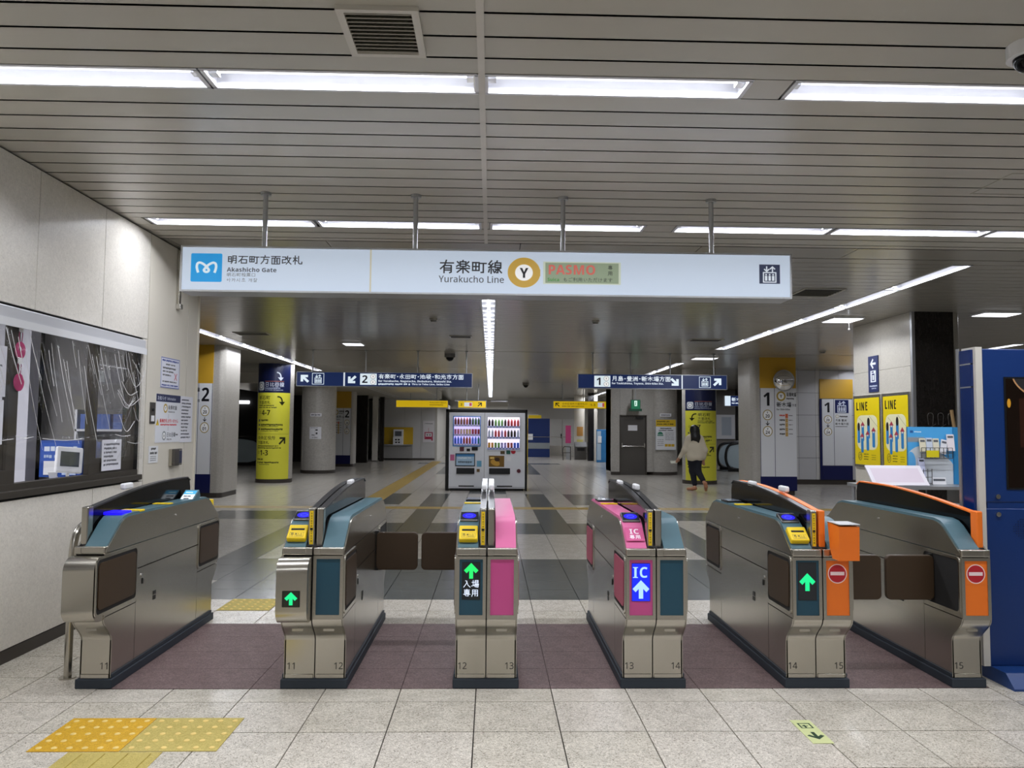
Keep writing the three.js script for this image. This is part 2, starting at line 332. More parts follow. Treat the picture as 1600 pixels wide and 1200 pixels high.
// ---------------------------------------------------------------- ceiling: metal slats, light strips left open
const ceiling = struct('ceiling');
mesh('ceiling_slab', [bx(-14, 14, CEIL + 0.22, CEIL + 0.5, 4, -47)], M.ceilingVoid, ceiling);
{
  const ROWS = [[-0.62, 0.2], [3.475, 0.205], [6.05, 0.2]];       // cross rows of lamps: distance of near edge, width
  const strips = [[-5.22, -4.98, 9.0, 22.4], [-0.155, 0.055, 9.47, 44], [4.6, 4.81, 7.35, 24], [9.85, 10.05, 7.5, 29.5]];
  const pieces = [], hall = [], P = 0.187;
  const addSlat = (x0, x1, z0, z1) => {
    if (x1 - x0 < 0.05 || z1 - z0 < 0.02) return;
    const near = z0 > 2.2 && z1 < 7.2 && Math.max(x0, -z1 * 0.8) < Math.min(x1, z1 * 0.8);
    const s = [[0, 0], [0.012, -0.012]];
    const g = bx(x0 + 0.001, x1 - 0.001, CEIL, CEIL + 0.015, -z0 - 0.006, -z1 + 0.006);
    const lip = [bx(x0 + 0.001, x1 - 0.001, CEIL, CEIL + 0.035, -z0 - 0.006, -z0 - 0.008), bx(x0 + 0.001, x1 - 0.001, CEIL, CEIL + 0.035, -z1 + 0.006, -z1 + 0.008)];
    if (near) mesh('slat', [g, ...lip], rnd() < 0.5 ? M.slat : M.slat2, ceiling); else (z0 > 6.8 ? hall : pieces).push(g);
  };
  const edges = [];
  let z = -3.9;
  const stops = [[-0.62, -0.42], [3.475, 3.68], [6.05, 6.25]];
  while (z < 6.7) { const st = stops.find(([a, b]) => z < a && z + P > a - 0.03); if (st) { edges.push([z, st[0]]); z = st[1]; } else { const e = Math.min(z + P, 6.72); edges.push([z, e]); z = e; } }
  const xs = [-14, -2.95, -1.42, -0.062, 1.3, 2.72, 4.1, 14];
  for (const [a, b] of edges) { if (b - a < 0.03) continue; addSlat(-14, -2.95, a, b); addSlat(-2.95, -0.066, a, b); addSlat(-0.056, 6, a, b); addSlat(6, 14, a, b); }
  // plates that close the lamp rows where no lamp hangs
  mesh('blank_plate', [bx(1.24, 1.43, CEIL, CEIL + 0.02, -3.475, -3.68), bx(1.26, 1.5, CEIL, CEIL + 0.02, -6.05, -6.25), bx(-14, -2.83, CEIL, CEIL + 0.02, -6.05, -6.25), bx(-14, -4.1, CEIL, CEIL + 0.02, -3.475, -3.68), bx(6.85, 14, CEIL, CEIL + 0.02, -6.05, -6.25), bx(5.45, 14, CEIL, CEIL + 0.02, -3.475, -3.68), bx(-14, -4.1, CEIL, CEIL + 0.02, 0.62, 0.42), bx(5.3, 14, CEIL, CEIL + 0.02, 0.62, 0.42)], M.slat, ceiling);
  mesh('joint_batten', bx(-0.077, -0.045, CEIL - 0.007, CEIL - 0.0005, 3.8, -6.72), M.batten, ceiling); mesh('lamp_divider', bx(-0.1, -0.054, CEIL + 0.001, CEIL + 0.02, -3.477, -3.678), M.slat, ceiling); mesh('lamp_divider', bx(-0.1, -0.03, CEIL + 0.001, CEIL + 0.02, -6.052, -6.248), M.slat, ceiling);
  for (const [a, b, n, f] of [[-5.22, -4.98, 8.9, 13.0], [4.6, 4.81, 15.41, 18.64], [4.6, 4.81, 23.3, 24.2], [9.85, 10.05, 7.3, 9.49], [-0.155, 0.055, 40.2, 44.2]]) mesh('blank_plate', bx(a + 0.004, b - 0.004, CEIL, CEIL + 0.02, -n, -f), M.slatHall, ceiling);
  // the concourse: a wide panel first, then slats in segments between the strips
  const cut = [-14, -9, -5.22, -4.98, -2.6, -0.155, 0.055, 2.4, 4.6, 4.81, 7.2, 9.85, 10.05, 14];
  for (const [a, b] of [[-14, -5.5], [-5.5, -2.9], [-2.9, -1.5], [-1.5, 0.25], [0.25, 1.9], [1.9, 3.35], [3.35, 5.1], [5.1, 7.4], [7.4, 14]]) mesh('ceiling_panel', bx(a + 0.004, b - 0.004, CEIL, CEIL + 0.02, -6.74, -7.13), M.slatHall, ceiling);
  z = 7.15;
  while (z < 46.5) {
    const joint = Math.abs(z - 16.25) < 0.1 || Math.abs(z - 27) < 0.1, w = 0.187;
    for (let i = 0; i < cut.length - 1; i++) {
      const open = strips.find(([a, b, n, f]) => Math.abs(cut[i] - a) < 1e-6 && z + w > n && z < f);
      if (!open) addSlat(cut[i], cut[i + 1], z + (joint ? 0.05 : 0), z + w);
    }
    z += w;
  }
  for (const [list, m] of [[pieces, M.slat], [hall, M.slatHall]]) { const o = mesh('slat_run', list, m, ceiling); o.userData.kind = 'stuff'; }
}
// soffits over the far side walls
mesh('soffit', [bx(-9, -2.3, 2.79, CEIL, -23.4, -35)], M.slat2, ceiling);

// ---------------------------------------------------------------- lamps
// a recessed fluorescent trough; along: 'x' or 'z'; its opening lies in the ceiling plane
function trough(label, group, x, z, len, along, width = 0.2, y = CEIL, opts = {}) {
  const o = thing('ceiling_lamp', label, 'ceiling lamp', [x, y, -z], along === 'z' ? Math.PI / 2 : 0, group);
  const L = len / 2 - 0.006, W = width / 2 - 0.006, D = opts.depth ?? 0.09;
  const hs = mesh('housing', [bx(-L, L, D, D + 0.012, -W, W), bx(-L, L, 0, D, -W, -W + 0.006), bx(-L, L, 0, D, W - 0.006, W), bx(-L, -L + 0.012, 0, D, -W, W), bx(L - 0.012, L, 0, D, -W, W),
    bx(-L - 0.006, L + 0.006, -0.004, 0, -W - 0.01, -W + 0.008), bx(-L - 0.006, L + 0.006, -0.004, 0, W - 0.008, W + 0.01), bx(-L - 0.006, -L + 0.014, -0.004, 0, -W, W), bx(L - 0.014, L + 0.006, -0.004, 0, -W, W)], M.whitePaint, o);
  mesh('tube', new THREE.CylinderGeometry(0.019, 0.019, 2 * L - 0.1, 14).rotateZ(Math.PI / 2).translate(0, D * 0.55, 0), M.tubeGlow, o, 'glowing white fluorescent tube');
  for (const s of [-1, 1]) mesh('lamp_holder', bx(s * (L - 0.052), s * (L - 0.014), D * 0.2, D, -0.024, 0.024), M.white, hs);
  const light = new THREE.RectAreaLight(0xf3f6ff, TUBE_LIGHT * (opts.power ?? 1), 2 * L - 0.1, 0.045);
  light.rotation.x = -Math.PI / 2; light.position.y = D * 0.55 - 0.021; light.name = 'tube_light'; o.add(light);
  return o;
}
for (const x of [-3.4, -2.05, -0.73, 0.6, 1.95, 3.3, 4.6]) trough('fluorescent trough in the lamp row over the waiting side before the gates', 'lamp row before the gates', x, -0.52, 1.31, 'x');
for (const x of [-3.37, -2.05, -0.73]) trough('fluorescent trough in the first lamp row, booth side of the joint', 'first lamp row, booth side', x, 3.578, 1.31, 'x', 0.205);
trough('fluorescent trough in the first lamp row between ceiling joint and blank gap', undefined, 0.595, 3.578, 1.29, 'x', 0.205);
for (const x of [2.1, 3.43, 4.77]) trough('fluorescent trough in the first lamp row past the blank gap', 'first lamp row, kiosk side', x, 3.578, 1.32, 'x', 0.205);
for (const x of [-2.13, -0.765]) trough('fluorescent trough above the white hanging sign, on the booth side of the ceiling joint', 'second lamp row, booth side', x, 6.15, 1.34, 'x');
trough('fluorescent trough above the ring emblem of the white hanging sign', undefined, 0.615, 6.15, 1.28, 'x');
for (const x of [2.16, 3.49, 4.82, 6.15]) trough('fluorescent trough in the second lamp row, towards the kiosk from the blank gap', 'second lamp row, kiosk side', x, 6.15, 1.31, 'x');
for (let i = 0; i < 6; i++) trough('fluorescent trough in the strip leading to the numbered blue and gold column 1', 'strip towards platform 1', 4.705, 7.35 + 0.67 + i * 1.342, 1.342, 'z', 0.21, CEIL, { power: 0.9 });
for (let i = 0; i < 3; i++) trough('fluorescent trough in the far end of the strip over the platform 1 sign', 'far strip on the platform 1 side', 4.705, 19.4 + i * 1.55, 1.5, 'z', 0.21, CEIL, { power: 0.7 });
for (let i = 0; i < 7; i++) trough('fluorescent trough in the strip running past the platform 2 columns', 'strip on the platform 2 side', -5.1, 13.0 + 0.67 + i * 1.342, 1.342, 'z', 0.24, CEIL, { power: 0.9 });
for (let i = 0; i < 7; i++) trough('fluorescent trough under the lowered ceiling by the grey columns', 'lamps under the lowered ceiling', -4.1, 24.3 + i * 1.34, 1.33, 'z', 0.2, 2.785, { depth: 0.05, power: 1.3 });
for (let i = 0; i < 4; i++) trough('fluorescent trough far behind the yellow sign by the grey door', 'lamps over the yellow sign', 4.9, 31 + i * 2.1, 2.0, 'z', 0.2, CEIL - 0.07, { depth: 0.05, power: 1 });
for (let i = 0; i < 9; i++) trough('fluorescent trough in the side aisle strip behind the poster pillar', 'strip in the side aisle', 9.95, 10.5 + i * 2.2, 2.0, 'z', 0.2, CEIL, { power: 0.6 });
for (const z of [12, 15.2]) trough('twin tube lamp in the side aisle ceiling', 'lamps over the side aisle', -9.6, z, 1.3, 'x', 0.2, CEIL - 0.1);
for (const x of [-1.2, 0.9, 3.4]) trough('fluorescent lamp across the far end of the hall', 'lamps across the hall end', x, 44.2, 1.9, 'x', 0.2, CEIL - 0.07, { depth: 0.05, power: 1 });
// the middle strip: wider troughs with a louvre over the tube
for (let i = 0; i < 14; i++) {
  const len = i < 5 ? 1.27 : 2.6, z0 = i < 5 ? 9.47 + i * 1.275 : 16.0 + (i - 5) * 2.65 + (i > 8 ? 0.15 : 0);
  const o = trough('louvred fluorescent trough in the middle strip along the hall axis', 'middle strip', -0.05, z0 + len / 2, len, 'z', 0.2, CEIL, { power: i < 5 ? 0.55 : i < 8 ? 0.75 : 1 });
  const lou = [];
  const n = i < 5 ? 3 : 5;
  for (let k = 1; k < n; k++) lou.push(bx(-len / 2 + (k * len) / n - 0.004, -len / 2 + (k * len) / n + 0.004, 0.002, 0.035, -0.092, 0.092));
  for (const g of lou) mesh('louvre', g, M.whitePaint, o);
}
// small square lamps
function squareLamp(label, x, z, w, d, group) {
  const o = thing('panel_lamp', label, 'ceiling lamp', [x, CEIL, -z], 0, group);
  mesh('frame', bx(-w / 2 - 0.02, w / 2 + 0.02, -0.025, 0, -d / 2 - 0.02, d / 2 + 0.02), M.white, o);
  mesh('diffuser', bx(-w / 2, w / 2, -0.031, -0.026, -d / 2, d / 2), M.tubeGlow, o);
  const l = new THREE.RectAreaLight(0xf3f6ff, 6, w, d); l.rotation.x = -Math.PI / 2; l.position.y = -0.033; l.name = 'panel_light'; o.add(l);
  return o;
}
{
  const pl = squareLamp('small square ceiling lamp with a pull cord before the poster pillar', 5.2, 11.0, 0.42, 0.42);
  mesh('pull_cord', [bar([0.05, -0.03, 0.1], [0.05, -0.16, 0.1], 0.003, 6), new THREE.SphereGeometry(0.014, 10, 8).translate(0.05, -0.17, 0.1)], M.white, pl);
  squareLamp('small square ceiling lamp over the middle of the hall, booth side', -2.75, 15, 0.36, 0.36);
  squareLamp('small square lamp high in front of the louvred ceiling by the side aisle', 7.05, 10.3, 0.5, 0.3);
  squareLamp('small square lamp above the platform 1 hanging sign', 4.9, 17.2, 0.5, 0.4);
}

// ---------------------------------------------------------------- walls
const wl = struct('wall_left');
{
  // booth wall at x = -2.95 with a wide window, sheet panels with joints
  mesh('wall_core', [bx(-3.1, -2.965, 0, 1.0, 4, -7.6), bx(-3.1, -2.965, 2.165, CEIL, 4, -7.6), bx(-3.1, -2.965, 1.0, 2.165, 4, -2.4), bx(-3.1, -2.965, 1.0, 2.165, -6.44, -7.6), bx(-6, -2.965, 0, CEIL, -7.5, -7.6)], M.gap, wl);
  const panel = (z0, z1, y0, y1, m = M.panelWall) => { const g = bx(-2.966, -2.95, y0 + 0.003, y1 - 0.003, -z0 - 0.003, -z1 + 0.003), uv = g.attributes.uv, p = g.attributes.position; for (let i = 0; i < uv.count; i++) uv.setXY(i, p.getZ(i) * 0.8, p.getY(i) * 0.8); mesh('wall_panel', g, m, wl); };
  for (const [a, b] of [[-3.9, -2.4], [-2.4, -0.9], [-0.9, 0.6], [0.6, 2.1], [2.1, 3.24], [3.24, 4.08], [4.08, 4.92], [4.92, 5.76], [5.76, 6.52]]) panel(a, b, 2.19, CEIL - 0.01);
  for (const [a, b] of [[-3.9, -2.4], [-2.4, -0.9], [-0.9, 0.6], [0.6, 2.1], [2.1, 3.34], [3.34, 4.53], [4.53, 5.72], [5.72, 6.52]]) panel(a, b, 0.08, 0.985);
  for (const [a, b] of [[-3.9, -2.4], [-2.4, -0.9], [-0.9, 0.6], [0.6, 2.36]]) panel(a, b, 0.985, 2.19);
  panel(6.44, 6.52, 0.985, 2.19); panel(6.525, 7.36, 0.08, CEIL - 0.01, M.panelBeige); panel(7.365, 7.6, 0.08, CEIL - 0.01, M.panelBeige);
  mesh('wall_panel', bx(-6, -2.95, 0.08, CEIL - 0.01, -7.6, -7.615), M.panelBeige, wl);
  mesh('skirting', [bx(-2.966, -2.945, 0, 0.077, 4, -7.615)], M.skirting, wl);
  mesh('corner_strip', bx(-2.957, -2.936, 0.08, CEIL - 0.01, -7.602, -7.622), M.panelBeige, wl);
}
// booth inside
const br = struct('wall_booth');
mesh('booth_wall', [bx(-5.9, -5.8, 0, CEIL, 4, -7.5), bx(-5.8, -3.1, 0, CEIL, -2.0, -1.9)], std(0xb5b3b0, 0.7), br);
mesh('booth_panel', [bx(-4.3, -3.1, 0.0, CEIL, -7.4, -7.35)], std(0x8c8a88, 0.7), br);
mesh('added_pale_slab', bx(-5.8, -4.25, 0, 2.59, -7.2, -7.05), std(0xdadae2, 0.5), br);  // added pale slab; its colour gives the bright lavender patch behind the window
mesh('booth_ceiling', [bx(-5.8, -3.1, 2.6, 2.66, -2.0, -7.5)], std(0xb5b3b0, 0.7), br);
mesh('booth_floor', [bx(-5.8, -3.1, -0.012, 0.0, -1.9, -7.5)], std(0x77746e, 0.7), br);
{
  const o = thing('booth_lamp', 'square ceiling lamp inside the staffed booth', 'ceiling lamp', [-4.6, 2.599, -5]);
  mesh('diffuser', bx(-0.3, 0.3, -0.03, 0, -0.6, 0.6), M.tubeGlow, o);
  const l = new THREE.RectAreaLight(0xf6f7ff, 22, 0.6, 1.2); l.rotation.x = -Math.PI / 2; l.position.y = -0.034; l.name = 'booth_light'; o.add(l);
}
const wr = struct('wall_right'); mesh('wall_face', bx(13.4, 13.6, 0, CEIL + 0.2, 4, -47), M.plainWall, wr);
const wL = struct('wall_side'); mesh('wall_face', bx(-13.6, -13.4, 0, CEIL + 0.2, -7.6, -47), M.plainWall, wL);
const wb = struct('wall_back'); mesh('wall_face', bx(-14, 14, 0, CEIL + 0.2, 4, 3.8), M.plainWall, wb);
const wf = struct('wall_front'); mesh('wall_face', bx(-14, 14, 0, CEIL + 0.2, -46.6, -46.9), std(0xd0cdc4, 0.6), wf);

// ---------------------------------------------------------------- ticket gates
// Local axes of a gate: x across, z = 0 at the lower front face and -1.5 at the lower back, y up.
const HALF = 0.171;
M.finEdge = std(0x48484a, 0.3, 0.6);
const signTex = {
  arrow: print(128, 128, (g, w, h) => { g.fillStyle = '#14180f'; g.fillRect(0, 0, w, h); arrow(g, 64, 66, 50, 0, '#19e58c', 0.48); }),
  tall: print(128, 256, (g, w, h) => { g.fillStyle = '#0c1214'; g.fillRect(0, 0, w, h); arrow(g, 64, 62, 50, 0, '#22e86a', 0.46); write(g, '入場', 5, 118, 59, '#dfeaff', { bold: 0.085 }); write(g, '専用', 5, 182, 59, '#dfeaff', { bold: 0.085 }); }),
  ic: print(128, 256, (g, w, h) => { g.fillStyle = '#0d23e8'; g.fillRect(0, 0, w, h); g.fillStyle = '#a9d2ff'; g.font = 'bold 104px serif'; g.fillText('I', 4, 98); g.font = 'bold 100px sans-serif'; g.fillText('C', 50, 96); arrow(g, 64, 182, 58, 0, '#a9d2ff', 0.44); }),
  arrowTall: print(128, 256, (g, w, h) => { g.fillStyle = '#15171a'; g.fillRect(0, 0, w, h); arrow(g, 64, 138, 56, 0, '#19e58c', 0.46); }),
  reader: print(128, 96, (g, w, h) => { g.fillStyle = '#11131c'; g.fillRect(0, 0, w, h); g.fillStyle = '#2318f2'; g.beginPath(); g.ellipse(64, 48, 52, 36, 0, 0, 7); g.fill(); g.strokeStyle = '#4f66ff'; g.lineWidth = 5; g.beginPath(); g.ellipse(64, 48, 26, 15, 0, 0, 7); g.stroke(); }),
  screen: print(128, 128, (g, w, h) => { g.fillStyle = '#e8f2f8'; g.fillRect(0, 0, w, h); g.fillStyle = '#3f9fd0'; g.fillRect(0, 0, w, 50); tiny(g, 16, 18, 96, 14, '#dff'); tiny(g, 16, 66, 96, 18, '#334'); tiny(g, 30, 96, 70, 18, '#334'); }),
  slot: print(128, 56, (g, w, h) => { g.fillStyle = '#f2cf12'; g.fillRect(0, 0, w, h); g.strokeStyle = '#33290a'; g.lineWidth = 2; g.strokeRect(6, 6, w - 12, h - 12); g.fillStyle = '#33290a'; g.fillRect(14, 12, 22, 5); g.strokeRect(18, 18, 18, 24); for (let i = 0; i < 3; i++) g.fillRect(20 + i * 6, 20, 3, 16); write(g, '挿入口', 46, 13, 22, '#33290a', { bold: 0.1 }); tiny(g, 48, 38, 66, 6, '#33290a', 1); }),
  strip: print(24, 256, (g, w, h) => { g.fillStyle = '#f0c912'; g.fillRect(0, 0, w, h); for (let i = 0; i < 12; i++) { g.fillStyle = i === 6 ? '#111' : '#3a2f08'; const y = 16 + i * 19; if (i === 6) g.fillRect(3, y, 18, 18); else { g.fillRect(7, y, 10, 3); g.fillRect(11, y, 3, 11); if (i % 2) g.fillRect(6, y + 8, 12, 3); } } }),
  noEntry: print(128, 128, (g, w, h) => { g.fillStyle = '#f57a22'; g.fillRect(0, 0, w, h); g.fillStyle = '#f3d9d6'; g.beginPath(); g.arc(64, 64, 60, 0, 7); g.fill(); g.fillStyle = '#bb1d2b'; g.beginPath(); g.arc(64, 64, 54, 0, 7); g.fill(); g.fillStyle = '#f6dfe0'; g.fillRect(20, 52, 88, 22); }),
  icOnly: print(128, 128, (g, w, h) => { g.fillStyle = '#d3568f'; g.fillRect(0, 0, w, h); g.fillStyle = '#f7e9f0'; g.font = 'bold 66px sans-serif'; g.fillText('I', 30, 62); g.fillText('C', 58, 62); write(g, '専用', 24, 70, 42, '#f7e9f0', { bold: 0.12 }); }),
};
const gateMat = {
  arrow: printed(signTex.arrow, { glow: 0.75 }), tall: printed(signTex.tall, { glow: 0.75 }), ic: printed(signTex.ic, { glow: 0.75 }), arrowTall: printed(signTex.arrowTall, { glow: 0.75 }),
  reader: new THREE.MeshPhysicalMaterial({ color: 0x10101c, roughness: 0.6, specularIntensity: 0.15, emissive: 0xffffff, emissiveMap: signTex.reader, emissiveIntensity: 0.95 }), screen: printed(signTex.screen, { glow: 0.8, rough: 0.2 }), slot: printed(signTex.slot), strip: printed(signTex.strip), noEntry: printed(signTex.noEntry), icOnly: printed(signTex.icOnly),
};
const digitFont = await new FontLoader().loadAsync('fonts/droid/droid_sans_regular.typeface.json'), digits = {};
function digitGeometry(n) { return digits[n] ??= (() => { const g = new THREE.ExtrudeGeometry(digitFont.generateShapes(n, 0.036), { depth: 0.0006, bevelEnabled: false, curveSegments: 4 }); g.computeBoundingBox(); return g.translate(-(g.boundingBox.min.x + g.boundingBox.max.x) / 2, -0.018, 0); })(); }
M.engraving = std(0x3a3733, 0.6);
// outline of the body in the (z, y) plane, end = how far the shoulders reach out at front and back
function bodyOutline(f, b, inset = 0, lowTop = 0) {
  const i = inset, S = (z0, y0, z1, y1, n, out) => { for (let k = 1; k <= n; k++) { const t = k / n, s = t * t * (3 - 2 * t); out.push([z0 + (z1 - z0) * s, y0 + (y1 - y0) * t]); } };
  const p = [[-i, 0.05]]; p.push([-i, 0.26]); S(-i, 0.26, f - i, 0.4, 14, p);
  p.push([f - i, 0.775 - lowTop]); p.push([f - 0.03, 0.795 - lowTop], [-0.06, 0.90 - lowTop], [-0.1, 0.922 - lowTop], [-0.16, 0.932 - lowTop], [-1.34, 0.925 - lowTop], [-1.42, 0.905 - lowTop], [-1.5 - b + 0.03, 0.8 - lowTop], [-1.5 - b + i, 0.775 - lowTop], [-1.5 - b + i, 0.4]);
  S(-1.5 - b + i, 0.4, -1.5 + i, 0.26, 14, p); p.push([-1.5 + i, 0.05]);
  return p;
}
function gate(label, xLeft, halves, opts) {
  const n = halves.length, W = HALF * n, o = thing('ticket_gate', label, 'ticket gate', [xLeft + W / 2, 0, -4.33]);
  const L = -W / 2, R = W / 2, F = 0.1, B = 0.1;
  mesh('plinth', rb(L - 0.014, R + 0.014, 0, 0.052, 0.02, -1.52, 0.006), M.plinth, o);
  mesh('core', sideways(bodyOutline(F, B, 0.012, 0.012), L + 0.01, R - 0.01), M.gap, o);
  // ---- side skins
  const skin = (side) => {
    const a = side < 0 ? L : R - 0.01, x0 = a, x1 = a + 0.01, out = side < 0 ? L - 0.006 : R, oi = side < 0 ? L : R + 0.006;
    const clip = (z0, z1, y0, y1) => {   // part of the body outline between z0 > z1 and y0 < y1
      let p = bodyOutline(F, B, 0, 0.006);
      const cut = (q, inside, cross) => { const r = []; for (let i = 0; i < q.length; i++) { const u = q[i], v = q[(i + 1) % q.length]; if (inside(u)) r.push(u); if (inside(u) !== inside(v)) r.push(cross(u, v)); } return r; };
      const atZ = (c) => (u, v) => { const t = (c - u[0]) / (v[0] - u[0]); return [c, u[1] + t * (v[1] - u[1])]; }, atY = (c) => (u, v) => { const t = (c - u[1]) / (v[1] - u[1]); return [u[0] + t * (v[0] - u[0]), c]; };
      p = cut(p, (u) => u[0] < z0, atZ(z0)); p = cut(p, (u) => u[0] > z1, atZ(z1)); p = cut(p, (u) => u[1] > y0, atY(y0)); p = cut(p, (u) => u[1] < y1, atY(y1));
      return sideways(p, x0, x1);
    };

    mesh('upper_panel', clip(0.3, -1.8, 0.755, 1.2), M.steel, o);
    mesh('side_panel', clip(0.3, -0.268, 0.05, 0.405), M.steel, o);
    mesh('side_panel', clip(-0.272, -1.205, 0.05, 0.6), M.steel, o);
    mesh('side_panel', clip(-0.272, -1.205, 0.606, 0.751), M.steel, o);
    mesh('side_panel', clip(-1.21, -1.8, 0.05, 0.405), M.steel, o);
    mesh('side_panel', clip(0.3, -0.268, 0.41, 0.751), M.steel, o);
    mesh('side_panel', clip(-1.21, -1.8, 0.41, 0.751), M.steel, o);
    const s = side;
    mesh('lock_plate', sidePlate(-0.34, -0.352, 0.5, 0.535, 0.005, s < 0 ? out : R, s < 0 ? L : R + 0.004), M.black, o); mesh('lock_plate', sidePlate(-0.5, -0.535, 0.4, 0.425, 0.003, s < 0 ? L - 0.003 : R, s < 0 ? L : R + 0.003), M.black, o);
    mesh('lock_plate', sidePlate(-0.5, -0.535, 0.37, 0.395, 0.003, s < 0 ? L - 0.003 : R, s < 0 ? L : R + 0.003), M.black, o);
    mesh('key_lock', new THREE.CylinderGeometry(0.009, 0.009, 0.006, 14).rotateZ(Math.PI / 2).translate(s < 0 ? L - 0.002 : R + 0.002, 0.555, -0.33), M.chrome, o);
    mesh('key_lock', new THREE.CylinderGeometry(0.008, 0.008, 0.006, 14).rotateZ(Math.PI / 2).translate(s < 0 ? L - 0.002 : R + 0.002, 0.86, -0.8), M.chrome, o);
    mesh('side_rail', sidePlate(0.0, -1.49, 0.055, 0.075, 0.004, s < 0 ? L - 0.008 : R, s < 0 ? L : R + 0.008), M.plinth, o);
    // flap bays at both ends of this side
    const bay = (z0, z1, state, mat) => {
      mesh('flap_frame', sidePlate(z0 + 0.012, z1 - 0.012, 0.425, 0.745, 0.03, s < 0 ? L - 0.006 : R, s < 0 ? L : R + 0.006, [z0, z1, 0.44, 0.73, 0.025]), M.steel, o);
      mesh('flap_bay', sidePlate(z0, z1, 0.44, 0.73, 0.025, s < 0 ? L - 0.002 : R - 0.002, s < 0 ? L + 0.002 : R + 0.002), M.gap, o);
      if (state === 'open') mesh('flap', sidePlate(z0 - 0.012, z1 + 0.014, 0.462, 0.712, 0.03, s < 0 ? L - 0.009 : R + 0.001, s < 0 ? L - 0.001 : R + 0.009), mat, o);
      else { const hz = state, x0f = s < 0 ? L - 0.294 : R + 0.004, x1f = s < 0 ? L - 0.004 : R + 0.294; mesh('flap', ext(rrect(x0f + 0.006, x1f - 0.006, 0.462, 0.712, 0.025), 0.018, 0.006).translate(0, 0, hz), mat, o, 'brown padded flap swung out across the aisle'); mesh('hinge', sidePlate(hz + 0.01, hz - 0.03, 0.45, 0.725, 0.004, s < 0 ? L - 0.02 : R, s < 0 ? L : R + 0.02), M.black, o); }
    };
    const st = side < 0 ? opts.left : opts.right;
    if (st) { bay(opts.bumper ? 0.195 : 0.085, -0.255, st.front ?? 'open', st.pink ? M.flapPink : M.flap); bay(-1.215, opts.bumper ? -1.6 : -1.555, st.back ?? 'open', st.pink ? M.flapPink : M.flap); }
  };
  if (opts.left !== undefined) skin(-1); if (opts.right !== undefined) skin(1);
  for (const s of [-1, 1]) if ((s < 0 ? opts.left : opts.right) === undefined) mesh('side_panel', sideways(bodyOutline(F, B, 0, 0.006), s < 0 ? L : R - 0.01, s < 0 ? L + 0.01 : R), M.steel, o);
  // ---- front and consoles, half by half
  halves.forEach((h, k) => {
    const x0 = L + k * HALF + 0.003, x1 = L + (k + 1) * HALF - 0.003, xm = (x0 + x1) / 2, pan = { teal: M.tealPanel, pink: M.pinkPanel, orange: M.orange }[h.panel];
    // lower front, an S-shaped sheet
    const out = bodyOutline(F, B, 0).slice(0, 16), inn = bodyOutline(F, B, 0.012).slice(0, 16).reverse();
    const lower = mesh('front_sheet', sideways([...out, ...inn], x0, x1), M.steel, o, 'stainless front sheet curving back to the floor');
    mesh('gate_number', digitGeometry(h.num).clone().translate(h.numLeft ? x0 + 0.036 : x1 - 0.036, 0.12, 0.0004), M.engraving, lower, 'dark gate number');
    mesh('hatch', frontPlate(xm - 0.03, xm + 0.03, 0.325, 0.345, 0.003, F * 0.55, F * 0.55 + 0.003), M.steel, lower);
    mesh('kick_strip', rb(x0 + 0.006, x1 - 0.006, 0.053, 0.075, 0.0005, 0.006, 0.002), M.steel, o);
    if (h.bumper) {
      const D = 0.115, r = 0.075, q = [[F - 0.02, 0.395]], arc = (cz, cy, a0, a1) => { for (let i = 0; i <= 8; i++) { const a = a0 + ((a1 - a0) * i) / 8; q.push([cz + Math.cos(a) * r, cy + Math.sin(a) * r]); } };
      arc(F + D - r, 0.395 + r, -Math.PI / 2, 0); arc(F + D - r, 0.742 - r, 0, Math.PI / 2); q.push([F - 0.02, 0.742]);
      mesh('bumper', sideways(q, x0, x1), M.steel, o, 'rounded stainless bumper bulging from the front');
      if (h.display) { const df = mesh('display_frame', frontPlate(xm - 0.047, xm + 0.047, 0.492, 0.578, 0.003, F + D - 0.002, F + D + 0.003), M.black, o); mesh('display', sheet(0.084, 0.08, xm, 0.535, F + D + 0.0036), gateMat[h.display], df, 'lit green arrow display'); }
    } else {
      mesh('front_frame', frontPlate(x0, x1, 0.402, 0.745, 0.006, F - 0.006, F + 0.006, [x0 + 0.018, x1 - 0.018, 0.425, 0.728, 0.003]), M.steel, o);
      const fp = mesh('front_panel', frontPlate(x0 + 0.018, x1 - 0.018, 0.425, 0.728, 0.002, F - 0.006, F + 0.001), pan, o, h.panel + ' front panel');
      if (h.display) {
        const big = h.display !== 'arrow', [w, hh, cy] = h.display === 'tall' ? [0.098, 0.2, 0.61] : h.display === 'ic' ? [0.1, 0.205, 0.605] : [0.1, 0.205, 0.612];
        const dp = mesh('display', frontPlate(xm - w / 2 - 0.002, xm + w / 2 + 0.002, cy - hh / 2 - 0.002, cy + hh / 2 + 0.002, 0.002, F, F + 0.0025), M.black, o);
        mesh('display_face', sheet(w, hh, xm, cy, F + 0.0032), gateMat[h.display], dp, 'lit display');
      }
      if (h.noEntry) mesh('no_entry_mark', sheet(0.115, 0.115, xm, 0.655, F + 0.0022), gateMat.noEntry, fp, 'red no entry disc');
    }
    // silver rim below the console
    mesh('rim', rb(x0, x1, 0.748, 0.79, F + 0.008, F - 0.06, 0.008), M.steel, o); mesh('rim', rb(x0, x1, 0.748, 0.79, -1.5 - B - 0.008, -1.5 - B + 0.06, 0.008), M.steel, o);
    // console: sloped front, long top; keeps clear of the fin
    const cm = { teal: M.teal, pink: M.pink }[h.console ?? 'teal'], cx0 = h.finSide < 0 ? x0 + 0.045 : x0 + 0.006, cx1 = h.finSide > 0 ? x1 - 0.045 : x1 - 0.006;
